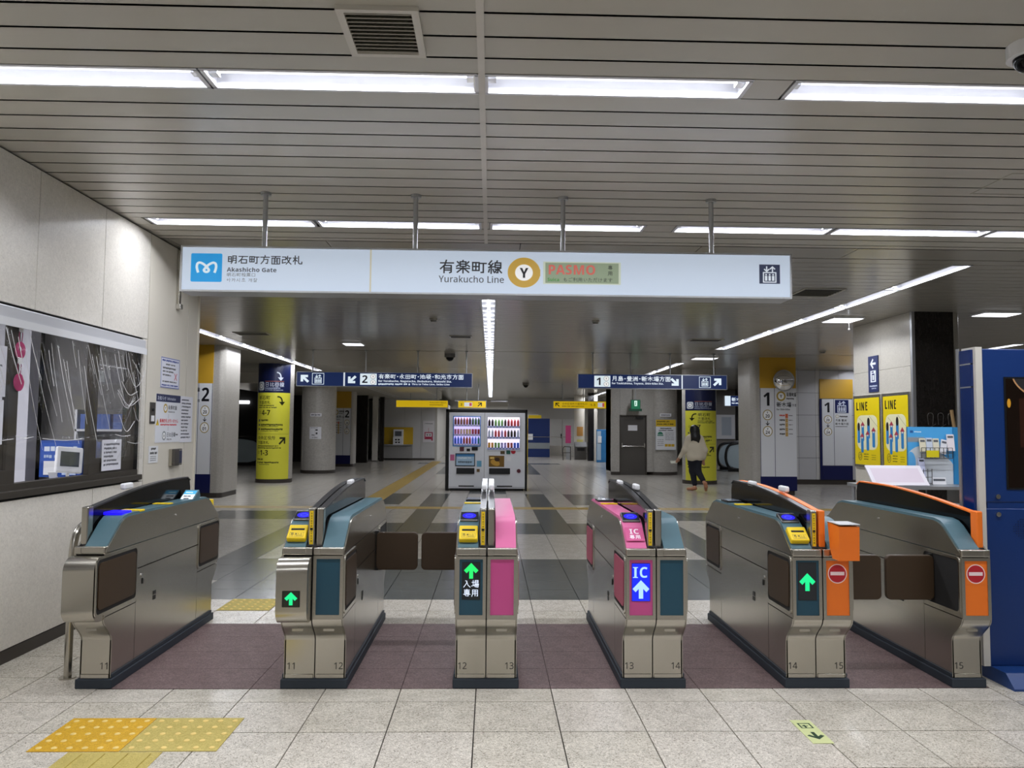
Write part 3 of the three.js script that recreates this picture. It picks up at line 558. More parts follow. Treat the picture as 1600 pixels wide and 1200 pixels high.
    const top = [[F - 0.008, 0.785], [F - 0.03, 0.8], [-0.055, 0.905], [-0.1, 0.93], [-0.16, 0.94], [-1.34, 0.932], [-1.42, 0.91], [-1.5 - B + 0.035, 0.8], [-1.5 - B + 0.01, 0.785]];
    mesh('console', sideways([...top, [-1.5 - B + 0.01, 0.75], [F - 0.008, 0.75]], cx0, cx1), cm, o);
    const slope = Math.atan2(0.105, 0.125), cxm = (cx0 + cx1) / 2, cw = cx1 - cx0;
    if (h.slot) {
      const ts = mesh('ticket_slot', rb(-cw / 2 + 0.004, cw / 2 - 0.004, -0.052, 0.052, -0.012, 0.022, 0.008).applyMatrix4(new THREE.Matrix4().makeRotationX(-(Math.PI / 2 - slope))).translate(cxm, 0.852, 0.022), M.yellow, o, 'yellow ticket slot');
      mesh('slot_mouth', rb(-cw / 2 + 0.02, cw / 2 - 0.02, 0.008, 0.022, 0.014, 0.0235, 0.002).applyMatrix4(new THREE.Matrix4().makeRotationX(-(Math.PI / 2 - slope))).translate(cxm, 0.852, 0.022), M.gap, ts);
      mesh('slot_label', sheet(cw - 0.03, 0.04, 0, -0.024, 0.0226, 0, 0).applyMatrix4(new THREE.Matrix4().makeRotationX(-(Math.PI / 2 - slope))).translate(cxm, 0.852, 0.022), gateMat.slot, ts, 'print below the slot');
    }
    if (h.icOnly) mesh('console_print', sheet(cw - 0.012, 0.1, 0, 0, 0, 0, -(Math.PI / 2 - slope)).translate(cxm, 0.858, 0.016), gateMat.icOnly, o, 'white lettering on pink');
    if (h.reader) {
      const rt = new THREE.Matrix4().makeRotationX(-1.12);
      const cr = mesh('card_reader', rb(-cw / 2 + 0.004, cw / 2 - 0.004, -0.05, 0.05, -0.02, 0.012, 0.006).applyMatrix4(rt).translate(cxm, 0.932, -0.115), M.steelDark, o);
      mesh('reader_glow', sheet(cw - 0.016, 0.078, 0, 0, 0.0128).applyMatrix4(rt).translate(cxm, 0.932, -0.115), gateMat.reader, cr, 'glowing blue card reader');
    }
    if (h.screen === 'flat') { const fh = mesh('screen_housing', rb(cx0 + 0.004, cx1 - 0.004, 0.92, 0.946, -1.08, -1.24, 0.004), M.black, o); mesh('screen', bx(cx0 + 0.012, cx1 - 0.012, 0.9462, 0.9475, -1.09, -1.23), std(0x7d8794, 0.12), fh, 'flat screen lying in the console top'); mesh('yellow_mark', rb(cx0, cx1, 0.934, 0.943, -0.88, -0.93, 0.003), M.yellow, o, 'yellow strip across the console'); }
    else if (h.screen) {
      const rt = new THREE.Matrix4().makeRotationX(-1.05);
      const sh = mesh('screen_housing', rb(-cw / 2 + 0.006, cw / 2 - 0.006, -0.075, 0.075, -0.05, 0.006, 0.006).applyMatrix4(rt).translate(cxm, 0.95, -1.18), M.teal, o);
      mesh('screen', sheet(cw - 0.03, 0.12, 0, 0, 0.0065).applyMatrix4(rt).translate(cxm, 0.95, -1.18), gateMat.screen, sh, 'lit information screen');
      mesh('yellow_mark', rb(cx0, cx1, 0.936, 0.943, -0.72, -0.78, 0.003), M.yellow, o, 'yellow strip across the console');
    }
    if (h.exitReader) { mesh('reader_strip', rb(cx0 - 0.03, cx1 - 0.02, 0.935, 0.952, -0.12, -0.24, 0.004), std(0x2418f0, 0.3, 0, { emissive: 0x1c10ff, emissiveIntensity: 0.9 }), o, 'glowing blue reader'); mesh('yellow_mark', rb(cx0, cx1 + 0.004, 0.934, 0.946, -0.3, -0.36, 0.003), M.yellow, o); mesh('back_mark', rb(cx1 - 0.03, cx1 + 0.006, 0.8, 0.9, -1.47, -1.5, 0.004), M.yellow, o); }
    // fin: dark guard along the middle with a silver post in front
    const f0 = h.finSide < 0 ? x0 + 0.002 : x1 - 0.038, f1 = h.finSide < 0 ? x0 + 0.038 : x1 - 0.002;
    const arcTop = []; for (let i = 0; i <= 12; i++) { const t = i / 12; arcTop.push([0.0 - t * 1.32, 0.99 + 0.085 * Math.sin(Math.min(1, t * 1.25) * Math.PI / 2)]); }
    const finM = h.trim === 'orange' ? M.orange : M.steelDark;
    const fin = mesh('fin', sideways([[0.0, 0.76], ...arcTop, [-1.36, 1.05], [-1.375, 1.0], [-1.375, 0.76]], f0 + 0.004, f1 - 0.004), M.smoke, o, 'dark glossy guard fin');
    mesh('fin_edge', sideways([[0.012, 0.985], ...arcTop.map(([z, y]) => [z, y + 0.004]), [-1.372, 1.052], [-1.36, 1.05], ...arcTop.slice().reverse().map(([z, y]) => [z, y - 0.005])], f0, f1), h.trim === 'orange' ? M.orange : M.finEdge, o);
    const post = mesh('fin_post', rb(f0 - 0.001, f1 + 0.001, 0.788, 1.0, 0.055, -0.005, 0.008), h.trim === 'orange' ? M.orange : M.steel, o); mesh('post_foot', rb(f0 - 0.002, f1 + 0.002, 0.748, 0.79, F + 0.01, -0.0, 0.006), M.steel, o);
    if (h.strip) mesh('yellow_strip', sheet(0.02, 0.185, (f0 + f1) / 2, 0.892, 0.0562), gateMat.strip, post, 'narrow yellow label with print');
    for (const z of h.caps ?? []) mesh('sensor_cap', rb(f0 + 0.002, f1 - 0.002, 1.06, 1.098, z + 0.06, z - 0.06, 0.012, 3), M.white, fin, 'white cap on the fin');
  });
  return o;
}
gate('half-width stainless gate 11 with rounded bumper beside the booth wall', -2.266, [{ num: '11', panel: 'teal', bumper: true, finSide: -1, exitReader: true, screen: true, caps: [-0.42] }], { right: {}, bumper: true, bumperSide: 1 });
gate('stainless gate numbered 11 and 12 with green arrow on a rounded bumper', -1.143, [{ num: '11', numLeft: true, panel: 'teal', bumper: true, display: 'arrow', finSide: 1, slot: true, reader: true, strip: true, caps: [] }, { num: '12', panel: 'teal', finSide: -1, caps: [-0.85] }], { left: {}, right: { back: -1.07 } });
gate('stainless gate numbered 12 and 13 with lit entry display beside a pink panel', -0.188, [{ num: '12', numLeft: true, panel: 'teal', display: 'tall', finSide: 1, slot: true, reader: true, strip: true, screen: 'flat', caps: [-0.5] }, { num: '13', panel: 'pink', console: 'pink', finSide: -1, caps: [-0.5] }], { left: { back: -1.07 }, right: { pink: true } });
gate('stainless gate numbered 13 and 14 with pink console and blue lit display', 0.754, [{ num: '13', numLeft: true, panel: 'pink', console: 'pink', display: 'ic', finSide: 1, icOnly: true, reader: true, strip: true, screen: 'flat', caps: [-0.95] }, { num: '14', panel: 'teal', finSide: -1, caps: [-0.6] }], { left: { pink: true }, right: {} });
const g5 = gate('stainless gate numbered 14 and 15 with green arrow and orange box on top', 1.688, [{ num: '14', numLeft: true, panel: 'teal', display: 'arrowTall', finSide: 1, slot: true, reader: true, strip: true, screen: 'flat', caps: [-0.95] }, { num: '15', panel: 'orange', noEntry: true, finSide: -1, trim: 'orange', caps: [-0.5] }], { left: {}, right: { front: -0.17 } });
gate('half-width stainless gate 15 with no entry panel beside the blue display kiosk', 2.647, [{ num: '15', numLeft: true, panel: 'orange', noEntry: true, finSide: 1, trim: 'orange' }], { left: { front: -0.17 } });
{
  const o = thing('orange_box', 'orange open-topped box clipped on the console of gate 14 and 15', 'box', [1.955, 0.775, -4.175]);
  mesh('box_body', sideways([[0.06, -0.03], [0.065, 0.155], [-0.075, 0.165], [-0.05, 0.02], [-0.02, -0.03]], -0.052, 0.062), M.orange, o);
  mesh('box_lid', rb(-0.055, 0.065, 0.163, 0.169, 0.068, -0.078, 0.002), M.alu, o);
}
// handrail post behind the first gate
{
  const o = thing('guard_rail', 'bent steel guard rail between gate 11 and the booth wall', 'rail', [-2.42, 0, -4.5]);
  mesh('rail_tube', tube([[0, 0.004, 0], [0, 0.4, 0], [0, 0.72, 0], [0, 0.83, -0.04], [0, 0.87, -0.16], [0, 0.87, -0.5], [0, 0.87, -1.0]], 0.021, 40, 12), M.steel, o);
  mesh('foot_plate', cyl(0.045, 0.008, 0, 0, 0, 20), M.steel, o);
  mesh('rail_tube', tube([[0, 0.87, -1.0], [0, 0.86, -1.1], [0, 0.75, -1.15], [0, 0.4, -1.15], [0, 0.004, -1.15]], 0.021, 30, 12), M.steel, o);
}
// ---------------------------------------------------------------- hanging signs
function hangingSign(name, label, cat, { x0, x1, y0, y1, z, depth = 0.12, tex, glow = 0.6, poles = [], poleR = 0.014, frame = M.alu, group, top = CEIL, light = 0 }) {
  const cx = (x0 + x1) / 2, o = thing(name, label, cat, [cx, y0, -z], 0, group), w = (x1 - x0) / 2, h = y1 - y0, b = 0.012;
  const sb = mesh('sign_box', rb(-w, w, 0, h, -depth, 0, 0.006), frame, o);
  mesh('sign_frame', frontPlate(-w, w, 0, h, 0.004, -0.002, 0.006, [-w + b, w - b, b, h - b, 0.002]), frame, o);
  mesh('sign_face', sheet(2 * w - 2 * b, h - 2 * b, 0, h / 2, 0.0012), printed(tex, { glow, rough: 0.35 }), sb);
  for (const p of poles) { const pl = mesh('pole', bar([p - cx, h, -depth * 0.5], [p - cx, top - y0, -depth * 0.5], poleR, 14), M.alu, o); mesh('flange', cyl(poleR * 2.2, 0.02, p - cx, top - y0 - 0.02, -depth * 0.5, 18), M.alu, pl); }
  if (light) { const l = new THREE.RectAreaLight(0xe8f2ff, light, 2 * w - 2 * b, h - 2 * b); l.position.set(0, h / 2, 0.008); l.rotation.y = Math.PI; l.name = 'sign_light'; o.add(l); }
  return o;
}
{
  const X = (x) => ((x + 2.165) / 4.285) * 2048, S = 2048 / 4.285, Y = (y) => (2.706 - y) * S;
  const tex = print(2048, Math.round(0.322 * S), (g, w, h) => {
    g.fillStyle = '#d2e0f2'; g.fillRect(0, 0, w, h);
    // hood-like M emblem on a light blue square
    const s = 0.215 * S, lx = X(-2.105), ly = Y(2.66);
    g.fillStyle = '#12a0ea'; g.beginPath(); g.roundRect(lx, ly, s, s, 5); g.fill();
    g.strokeStyle = '#eaf6ff'; g.lineWidth = s * 0.085; g.lineJoin = 'round'; g.lineCap = 'butt';
    const q = (a, b) => [lx + a * s, ly + b * s];
    g.beginPath(); g.moveTo(...q(0.24, 0.68)); g.bezierCurveTo(...q(0.14, 0.42), ...q(0.2, 0.3), ...q(0.31, 0.33)); g.bezierCurveTo(...q(0.44, 0.38), ...q(0.5, 0.46), ...q(0.58, 0.58)); g.bezierCurveTo(...q(0.58, 0.68), ...q(0.42, 0.68), ...q(0.42, 0.58));
    g.bezierCurveTo(...q(0.5, 0.46), ...q(0.56, 0.38), ...q(0.69, 0.33)); g.bezierCurveTo(...q(0.8, 0.3), ...q(0.86, 0.42), ...q(0.76, 0.68)); g.stroke();
    write(g, '明石町方面改札', X(-1.858), Y(2.655), 0.0755 * S, '#23242a', { bold: 0.085 });
    write(g, 'Akashicho Gate', X(-1.856), Y(2.566), 0.05 * S, '#3c3f48', { ascii: 0.92 });
    write(g, '明石町检票口', X(-1.858), Y(2.519), 0.034 * S, '#6b7077', { bold: 0.07 });
    write(g, '아카시초', X(-1.858), Y(2.478), 0.034 * S, '#6b7077', { bold: 0.07 }); write(g, '개찰', X(-1.708), Y(2.478), 0.034 * S, '#6b7077', { bold: 0.07 });
    g.fillStyle = '#cfc8ae'; g.fillRect(X(-0.862), 0, 5, h);
    write(g, '有楽町線', X(-0.378), Y(2.64), 0.113 * S, '#1b1c22', { bold: 0.085 });
    write(g, 'Yurakucho Line', X(-0.378), Y(2.528), 0.072 * S, '#2a2b31', { ascii: 0.92, font: '' });
    ring(g, X(0.222), Y(2.547), 0.115 * S, 0.052 * S, '#c8a243', 'Y');
    g.fillStyle = '#cfd8c4'; g.fillRect(X(0.358), Y(2.634), 0.55 * S, 0.172 * S);
    g.fillStyle = '#93a287'; g.fillRect(X(0.373), Y(2.626), 0.52 * S, 0.156 * S);
    g.fillStyle = '#d96a5e'; g.font = 'bold ' + 0.1 * S + 'px sans-serif'; g.fillText('PASMO', X(0.388), Y(2.535));
    write(g, '専', X(0.815), Y(2.612), 0.038 * S, '#3f463c'); write(g, '用', X(0.815), Y(2.568), 0.038 * S, '#3f463c');
    write(g, 'Suica', X(0.388), Y(2.515), 0.036 * S, '#3f8f3a'); write(g, 'もご利用いただけます', X(0.497), Y(2.515), 0.0355 * S, '#3f463c', { bold: 0.07 });
    lift(g, X(1.9), Y(2.635), 0.148 * S, '#e8f0f8', '#2c3450');
  });
  hangingSign('hanging_sign', 'long white backlit sign with ring emblem hanging over the gates', 'sign', { x0: -2.168, x1: 2.122, y0: 2.384, y1: 2.706, z: 5.25, depth: 0.2, tex, glow: 0.44, poles: [-1.624, -0.555, 0.503, 1.579], poleR: 0.017, light: 0.4 });
}
{
  const S = 1536 / 3.78, tex = print(1536, Math.round(0.318 * S), (g, w, h) => {
    g.fillStyle = '#14254f'; g.fillRect(0, 0, w, h);
    arrow(g, 68, 62, 44, -45, '#e4f2fb', 0.42); g.strokeStyle = '#e4f2fb'; g.lineWidth = 5; g.strokeRect(134, 10, 100, 104); lift(g, 138, 14, 94, '#e4f2fb', '#14254f');
    g.fillStyle = '#dfe8f0'; g.fillRect(406, 0, 14, h); arrow(g, 482, 66, 44, -135, '#e4f2fb', 0.42);
    g.fillStyle = '#e4f2fb'; g.fillRect(552, 8, 146, 108); g.fillStyle = '#1a1c22'; g.font = 'bold 100px sans-serif'; g.fillText('2', 566, 98); ring(g, 666, 36, 25, 7, '#c3c7c6', 'Y'); ring(g, 666, 90, 25, 7, '#c3c7c6', 'F');
    write(g, '有楽町・永田町・池袋・和光市方面', 712, 8, 52, '#eef7ff', { bold: 0.1 });
    write(g, 'for Yurakucho, Nagatacho, Ikebukuro, Wakoshi Sta.', 712, 64, 27, '#eef7ff', { ascii: 0.95 });
    tiny(g, 712, 98, 280, 18, '#d8e6f2', 1); write(g, 'Thru to Tobu Line, Seibu Line', 1006, 93, 25, '#eef7ff');
  });
  hangingSign('hanging_sign', 'navy hanging sign with two arrows and number 2', 'sign', { x0: -4.19, x1: -0.415, y0: 2.328, y1: 2.642, z: 16.3, tex, glow: 0.6, poles: [-3.86, -2.72, -1.6, -0.55] });
  const tex2 = print(1400, Math.round((0.318 / 3.262) * 1400), (g, w, h) => {
    g.fillStyle = '#14254f'; g.fillRect(0, 0, w, h); const k = h / 136;
    g.fillStyle = '#e4f2fb'; g.fillRect(148, 12, 152, h - 24); g.fillStyle = '#1a1c22'; g.font = 'bold 104px sans-serif'; g.fillText('1', 166, 106); ring(g, 262, 40, 26, 7, '#c3c7c6', 'Y'); ring(g, 262, 96, 26, 7, '#c3c7c6', 'Y');
    write(g, '月島・豊洲・新木場方面', 312, 12, 56, '#eef7ff', { bold: 0.1 }); write(g, 'for Tsukishima, Toyosu, Shin-kiba Sta.', 312, 72, 28, '#eef7ff');
    arrow(g, 908, 68, 46, 135, '#e4f2fb', 0.42); g.fillStyle = '#dfe8f0'; g.fillRect(972, 0, 12, h);
    g.strokeStyle = '#e4f2fb'; g.lineWidth = 5; g.strokeRect(1142, 14, 104, 108); lift(g, 1146, 18, 96, '#e4f2fb', '#14254f'); arrow(g, 1312, 66, 46, 45, '#e4f2fb', 0.42);
  });
  hangingSign('hanging_sign', 'navy hanging sign with number 1 and a lift pictogram', 'sign', { x0: 1.873, x1: 5.135, y0: 2.336, y1: 2.654, z: 16.3, tex: tex2, glow: 0.6, poles: [2.2, 3.03, 3.9, 4.86] });
  const yl = (dir, w, txt) => print(512, Math.round((512 * 0.29) / w), (g, W, h) => { g.fillStyle = '#f2cb14'; g.fillRect(0, 0, W, h); txt(g, W, h); });
  hangingSign('yellow_sign', 'plain yellow hanging sign beyond the vending machines, booth side', 'sign', { x0: -3.65, x1: -1.66, y0: 2.235, y1: 2.515, z: 29, tex: yl(0, 1.99, (g, W, h) => { write(g, '中央区役所方面改札', 330, 14, 19, '#8a6d08'); tiny(g, 330, 44, 170, 9, '#8a6d08'); }), glow: 0.38, poles: [-3.1, -2.1] });
  hangingSign('yellow_sign', 'short yellow hanging sign with an arrow directly above the vending machines', 'sign', { x0: -1.28, x1: -0.2, y0: 2.235, y1: 2.515, z: 29, tex: yl(0, 1.08, (g, W, h) => { g.font = 'bold 64px sans-serif'; g.fillStyle = '#3a3208'; g.fillText('3', 40, 96); g.fillStyle = '#e8ecf4'; g.fillRect(110, 30, 150, 84); g.fillStyle = '#c9485a'; g.fillRect(206, 40, 44, 64); arrow(g, 400, 70, 52, 45, '#2b2508', 0.3); }), glow: 0.38, poles: [-0.95, -0.5] });
  hangingSign('yellow_sign', 'yellow hanging sign with an arrow and exit numbers near the grey door', 'sign', { x0: 2.344, x1: 4.62, y0: 2.235, y1: 2.52, z: 28.6, tex: yl(0, 2.28, (g, W, h) => { arrow(g, 34, 32, 24, -45, '#2b2508', 0.26); write(g, '中央区役所方面改札口', 74, 12, 22, '#7a6006'); tiny(g, 74, 42, 190, 9, '#8a6d08', 1); write(g, '1-3', 318, 14, 34, '#7a6006'); g.fillStyle = '#e8ecf4'; g.fillRect(384, 10, 56, 44); g.fillStyle = '#e0605a'; g.fillRect(424, 14, 16, 36); }), glow: 0.38, poles: [2.7, 3.5] });
  hangingSign('platform_sign', 'small lit sign with number 2 before the dark escalator opening', 'sign', { x0: -7.86, x1: -7.34, y0: 2.33, y1: 2.62, z: 22, tex: print(192, 80, (g, w, h) => { g.fillStyle = '#16203f'; g.fillRect(0, 0, w, h); g.fillStyle = '#dcecfa'; g.fillRect(30, 6, 140, 68); g.fillStyle = '#1a1c22'; g.font = 'bold 60px sans-serif'; g.fillText('2', 46, 62); }), glow: 0.7, poles: [-7.6] });
  hangingSign('platform_sign', 'small lit navy sign with number 1 behind the yellow column', 'sign', { x0: 7.0, x1: 8.15, y0: 2.18, y1: 2.5, z: 22.5, tex: print(320, 90, (g, w, h) => { g.fillStyle = '#14244f'; g.fillRect(0, 0, w, h); g.fillStyle = '#dcecfa'; g.fillRect(0, 0, 50, h); g.fillRect(262, 0, 58, h); g.fillStyle = '#1a1c22'; g.font = 'bold 66px sans-serif'; g.fillText('1', 274, 70); write(g, '新木場方面', 58, 12, 40, '#e8f4ff', { bold: 0.1 }); tiny(g, 60, 60, 150, 12, '#e8f4ff'); }), glow: 0.7, poles: [7.5] });
  const ex = hangingSign('exit_sign', 'green lit running figure exit sign above the grey door', 'sign', { x0: 4.44, x1: 4.74, y0: 2.1, y1: 2.4, z: 23.9, depth: 0.08, tex: print(96, 96, (g, w, h) => { g.fillStyle = '#0c5a3c'; g.fillRect(0, 0, w, h); g.fillStyle = '#d6f2e2'; g.fillRect(34, 6, 30, 58); g.strokeStyle = '#0c5a3c'; g.lineWidth = 6; g.beginPath(); g.moveTo(48, 22); g.lineTo(46, 42); g.lineTo(38, 58); g.moveTo(46, 42); g.lineTo(56, 56); g.moveTo(40, 32); g.lineTo(58, 30); g.stroke(); g.beginPath(); g.arc(51, 16, 5, 0, 7); g.fillStyle = '#0c5a3c'; g.fill(); g.fillRect(0, 68, w, 4); }), glow: 0.8, poles: [4.59], frame: std(0x0c5a3c, 0.5) });
  mesh('base_plate', bx(-0.2, 0.2, -0.06, 0.02, -0.07, 0.0), std(0x0b4a33, 0.5), ex);
}

// ---------------------------------------------------------------- columns
const navyPanel = std(0x0c1550, 0.3);
function numberPanel(num, a, b, withMap, lineJp, lineEn) {    // white cladding panel with the platform number
  return print(448, 1000, (g, w, h) => {
    g.fillStyle = '#e2e4e8'; g.fillRect(0, 0, w, h); g.fillStyle = '#1b2148'; g.fillRect(0, 0, 7, h);
    const nx = withMap === 'left' ? 260 : 0; g.fillRect(withMap === 'left' ? 258 : 178, 0, 6, h); if (withMap === 'left') g.fillRect(w - 8, 0, 8, h);
    g.fillStyle = '#14151c'; g.font = 'bold 210px sans-serif'; g.textAlign = 'center'; g.fillText(num, nx + 92, 200); g.textAlign = 'left';
    ring(g, nx + 92, 305, 60, 10, '#a5925a', 'Y', a); arrow(g, nx + 92, 400, 24, 180, '#14151c', 0.3); ring(g, nx + 92, 490, 60, 10, '#a5925a', 'Y', b);
    const ox = withMap === 'left' ? 20 : 200;
    if (lineJp === 'lift') { lift(g, ox, 10, 200, '#dfe6f4', '#14205a'); ring(g, ox + 30, 260, 24, 6, '#a5925a', 'Y'); tiny(g, ox + 64, 250, 150, 22, '#444'); write(g, '月島 豊洲', ox, 300, 40, '#333'); write(g, '新木場方面', ox, 352, 40, '#333'); tiny(g, ox, 408, 180, 12, '#555', 1); return; }
    ring(g, ox + 62, 90, 56, 18, '#b2963f', 'Y'); write(g, '有楽町線', ox + 128, 46, 30 + 22, '#333', { narrow: 0.62 }); tiny(g, ox + 128, 110, 120, 16, '#444');
    write(g, num === '1' ? '新木場' : '和光市', ox + 4, 156, 62, '#2a2b30', { bold: 0.1 }); write(g, '方面', ox + 194, 176, 34, '#2a2b30'); write(g, num === '1' ? 'for Shin-kiba' : 'for Wakoshi', ox + 4, 226, 28, '#333');
    for (let i = 0; i < 5; i++) { g.fillStyle = i ? '#c6a15e' : '#d8683a'; g.fillRect(ox + 112, 290 + i * 52, 32, 48); tiny(g, ox + 40, 300 + i * 52, 66, 20, i ? '#444' : '#d0443a', 1); tiny(g, ox + 152, 306 + i * 52, 50, 10, '#666', 1); }
  });
}
// square column with softly rounded corners; clad on the side that faces the gates
function squareColumn(label, x, z, w, d, h, { gold, panel, px0, px1, navyTo = 0.48, goldFrom = 2.33, panelGrow = 0.012, body = M.stone }) {
  const o = thing('column', label, 'column', [x, 0, -z]);
  const shape = rrect(-w / 2, w / 2, -d, 0, 0.12);
  mesh('shaft', ext(shape, h - 0.1).rotateX(-Math.PI / 2).translate(0, 0.1, -d), body, o);
  mesh('base', ext(rrect(-w / 2 + 0.01, w / 2 - 0.01, -d + 0.01, -0.01, 0.11), 0.1).rotateX(-Math.PI / 2).translate(0, 0, -d), M.skirting, o);
  if (panel) {
    const a = px0 - x, b = px1 - x;
    mesh('gold_band', bx(a, b, goldFrom, h, -0.02, panelGrow), M.goldBand, o, 'mustard yellow band below the ceiling');
    const np = mesh('number_panel', bx(a, b, navyTo, goldFrom, -0.02, panelGrow), M.white, o);
    mesh('number_print', sheet(b - a, goldFrom - navyTo, (a + b) / 2, (goldFrom + navyTo) / 2, panelGrow + 0.001), printed(panel, { rough: 0.3 }), np, 'white panel with a large platform number');
    mesh('navy_panel', bx(a, b, 0.1, navyTo, -0.02, panelGrow), navyPanel, o);
  }
  return o;
}
squareColumn('grey column with mustard band and number 2 panel at the booth corner', -6.0, 15.6, 1.05, 1.05, CEIL, { panel: numberPanel('2', '20', '01', 'left'), px0: -6.38, px1: -5.7 });
squareColumn('far column with mustard band and number 2 panel beside the black wall', -5.55, 28.3, 0.86, 0.7, 2.79, { panel: numberPanel('2', '20', '01', 'left'), px0: -5.9, px1: -5.22, navyTo: 0.42, goldFrom: 2.17 });
const c1 = squareColumn('grey column with mustard band, number 1 panel and convex mirror', 6.42, 17.0, 1.02, 1.02, CEIL, { panel: numberPanel('1', '20', '24', 'right'), px0: 6.1, px1: 6.93, navyTo: 0.42, goldFrom: 2.42 });
{
  const o = thing('convex_mirror', 'round convex mirror fixed high on the number 1 column', 'mirror', [6.62, 2.59, -16.96]);
  mesh('mirror_dome', new THREE.SphereGeometry(0.32, 32, 12, 0, Math.PI * 2, 0, 0.8).rotateX(Math.PI / 2).translate(0, 0, -0.15), M.chrome, o);
  mesh('mirror_rim', new THREE.TorusGeometry(0.232, 0.014, 10, 40).translate(0, 0, 0.072), M.alu, o);
  mesh('mirror_arm', [bar([0, 0, 0.06], [0.0, -0.0, -0.05], 0.02), ], M.alu, o);
}
function guideTexture(flip) {
  return print(420, 1180, (g, w, h) => {
    g.fillStyle = '#0d1740'; g.fillRect(0, 0, w, 300); g.fillStyle = '#dad640'; g.fillRect(0, 300, w, h - 300);
    const turn = (x, y, s, c, m) => { g.save(); g.translate(x, y); g.scale(m, 1); g.strokeStyle = c; g.lineWidth = s * 0.22; g.beginPath(); g.moveTo(-s * 0.6, -s * 0.6); g.quadraticCurveTo(s * 0.15, -s * 0.6, s * 0.12, s * 0.4); g.stroke(); g.fillStyle = c; g.beginPath(); g.moveTo(-s * 0.42, s * 0.2); g.lineTo(s * 0.62, s * 0.2); g.lineTo(s * 0.12, s * 0.8); g.fill(); g.restore(); };
    const m = flip ? -1 : 1, ox = flip ? 160 : 40;
    if (!flip) turn(290, 130, 62, '#c9cfd8', 1);
    g.fillStyle = '#c3c8cc'; g.beginPath(); g.roundRect(26, 188, 86, 90, 20); g.fill(); ring(g, 69, 233, 32, 10, '#8e9498', 'H');
    write(g, '日比谷線', 122, 190, 54, '#c9cfd8', { bold: 0.09 }); g.fillStyle = '#d06a3c'; g.fillRect(124, 182, 210, 4); tiny(g, 124, 248, 170, 12, '#aab2c4', 1); tiny(g, 124, 268, 200, 10, '#aab2c4', 1);
    turn(flip ? 100 : 310, 380, 64, '#22240c', m);
    write(g, '明石町', ox, 326, 50, '#3a3b12'); write(g, '方面改札', ox, 382, 38, '#3a3b12'); tiny(g, ox, 426, 190, 12, '#4a4b18', 1); tiny(g, ox, 446, 220, 12, '#4a4b18', 1);
    write(g, '口', 44, 482, 36, '#6a6a20'); g.font = 'bold 74px sans-serif'; g.fillStyle = '#23240c'; g.fillText('4-7', 88, 530);
    for (let i = 0; i < 3; i++) { tiny(g, 40, 570 + i * 46, 30, 26, '#5a5b60', 1); tiny(g, 80, 572 + i * 46, i ? 250 : 90, 20, '#4a4b18', 1); if (i) tiny(g, 80, 596 + i * 46, 200, 8, '#6a6b28', 1); }
    g.fillStyle = '#8c8c22'; g.fillRect(10, 720, w - 20, 3);
    arrow(g, 330, 790, 48, 45, '#22240c', 0.3); write(g, '中央区役所', 36, 740, 44, '#3a3b12'); write(g, '方面改札', 36, 790, 38, '#3a3b12'); tiny(g, 36, 838, 250, 12, '#4a4b18', 1); tiny(g, 36, 858, 280, 12, '#4a4b18', 1);
    write(g, '口', 36, 890, 36, '#6a6a20'); g.font = 'bold 74px sans-serif'; g.fillStyle = '#23240c'; g.fillText('1-3', 76, 938); tiny(g, 30, 970, 90, 16, '#3a3b12', 1); tiny(g, 36, 1000, 20, 26, '#33342a', 1); tiny(g, 66, 1002, 230, 18, '#4a4b18', 1); tiny(g, 66, 1026, 130, 9, '#6a6b28', 1);
  });
}
function roundColumn(label, x, z, r, h, { tex, from = 0.1, to, half = 0.95, turn = 0 } = {}) {
  const o = thing('column', label, 'column', [x, 0, -z]);
  mesh('shaft', cyl(r, h - 0.1, 0, 0.1, 0, 48), M.stone, o);
  mesh('base', cyl(r + 0.006, 0.1, 0, 0, 0, 48), M.skirting, o);
  if (tex) mesh('guide_panel', new THREE.CylinderGeometry(r + 0.012, r + 0.012, to - from, 32, 1, true, turn - half, half * 2).translate(0, (from + to) / 2, 0), printed(tex, { rough: 0.35 }), o, 'curved navy and yellow exit guide panel');
  else for (const a of [-0.9, 0, 0.9]) mesh('joint_strip', bar([Math.sin(a) * (r + 0.001), 0.1, Math.cos(a) * (r + 0.001)], [Math.sin(a) * (r + 0.001), h, Math.cos(a) * (r + 0.001)], 0.006, 6), M.stone, o);
  return o;
}
roundColumn('round column with yellow exit guide panel near the number 2 column', -5.72, 20.2, 0.46, CEIL, { tex: guideTexture(false), to: 3.1, half: 1.05, turn: 0.08 });
roundColumn('round column with yellow exit guide panel beside the walking woman', 5.72, 20.65, 0.46, CEIL, { tex: guideTexture(true), to: 2.62, half: 1.05, turn: -0.1 });
const gp = roundColumn('plain round stone column with two white notices', -5.53, 24.45, 0.54, 2.79);
mesh('notice', new THREE.CylinderGeometry(0.545, 0.545, 0.38, 12, 1, true, -0.32, 0.68).translate(0, 1.27, 0), printed(print(128, 128, (g, w, h) => { g.fillStyle = '#dcdce0'; g.fillRect(0, 0, w, h); tiny(g, 10, 8, 80, 6, '#666', 1); g.fillStyle = '#222'; g.fillRect(66, 26, 24, 14); g.fillRect(70, 58, 18, 20); tiny(g, 26, 80, 30, 12, '#555', 1); tiny(g, 30, 108, 60, 8, '#666', 1); })), gp, 'white notice with small black drawings');
mesh('notice', new THREE.CylinderGeometry(0.545, 0.545, 0.1, 12, 1, true, -0.3, 0.66).translate(0, 1.84, 0), printed(print(128, 24, (g, w, h) => { g.fillStyle = '#d8d8dc'; g.fillRect(0, 0, w, h); tiny(g, 12, 8, 100, 9, '#444', 1); })), gp, 'narrow white notice');

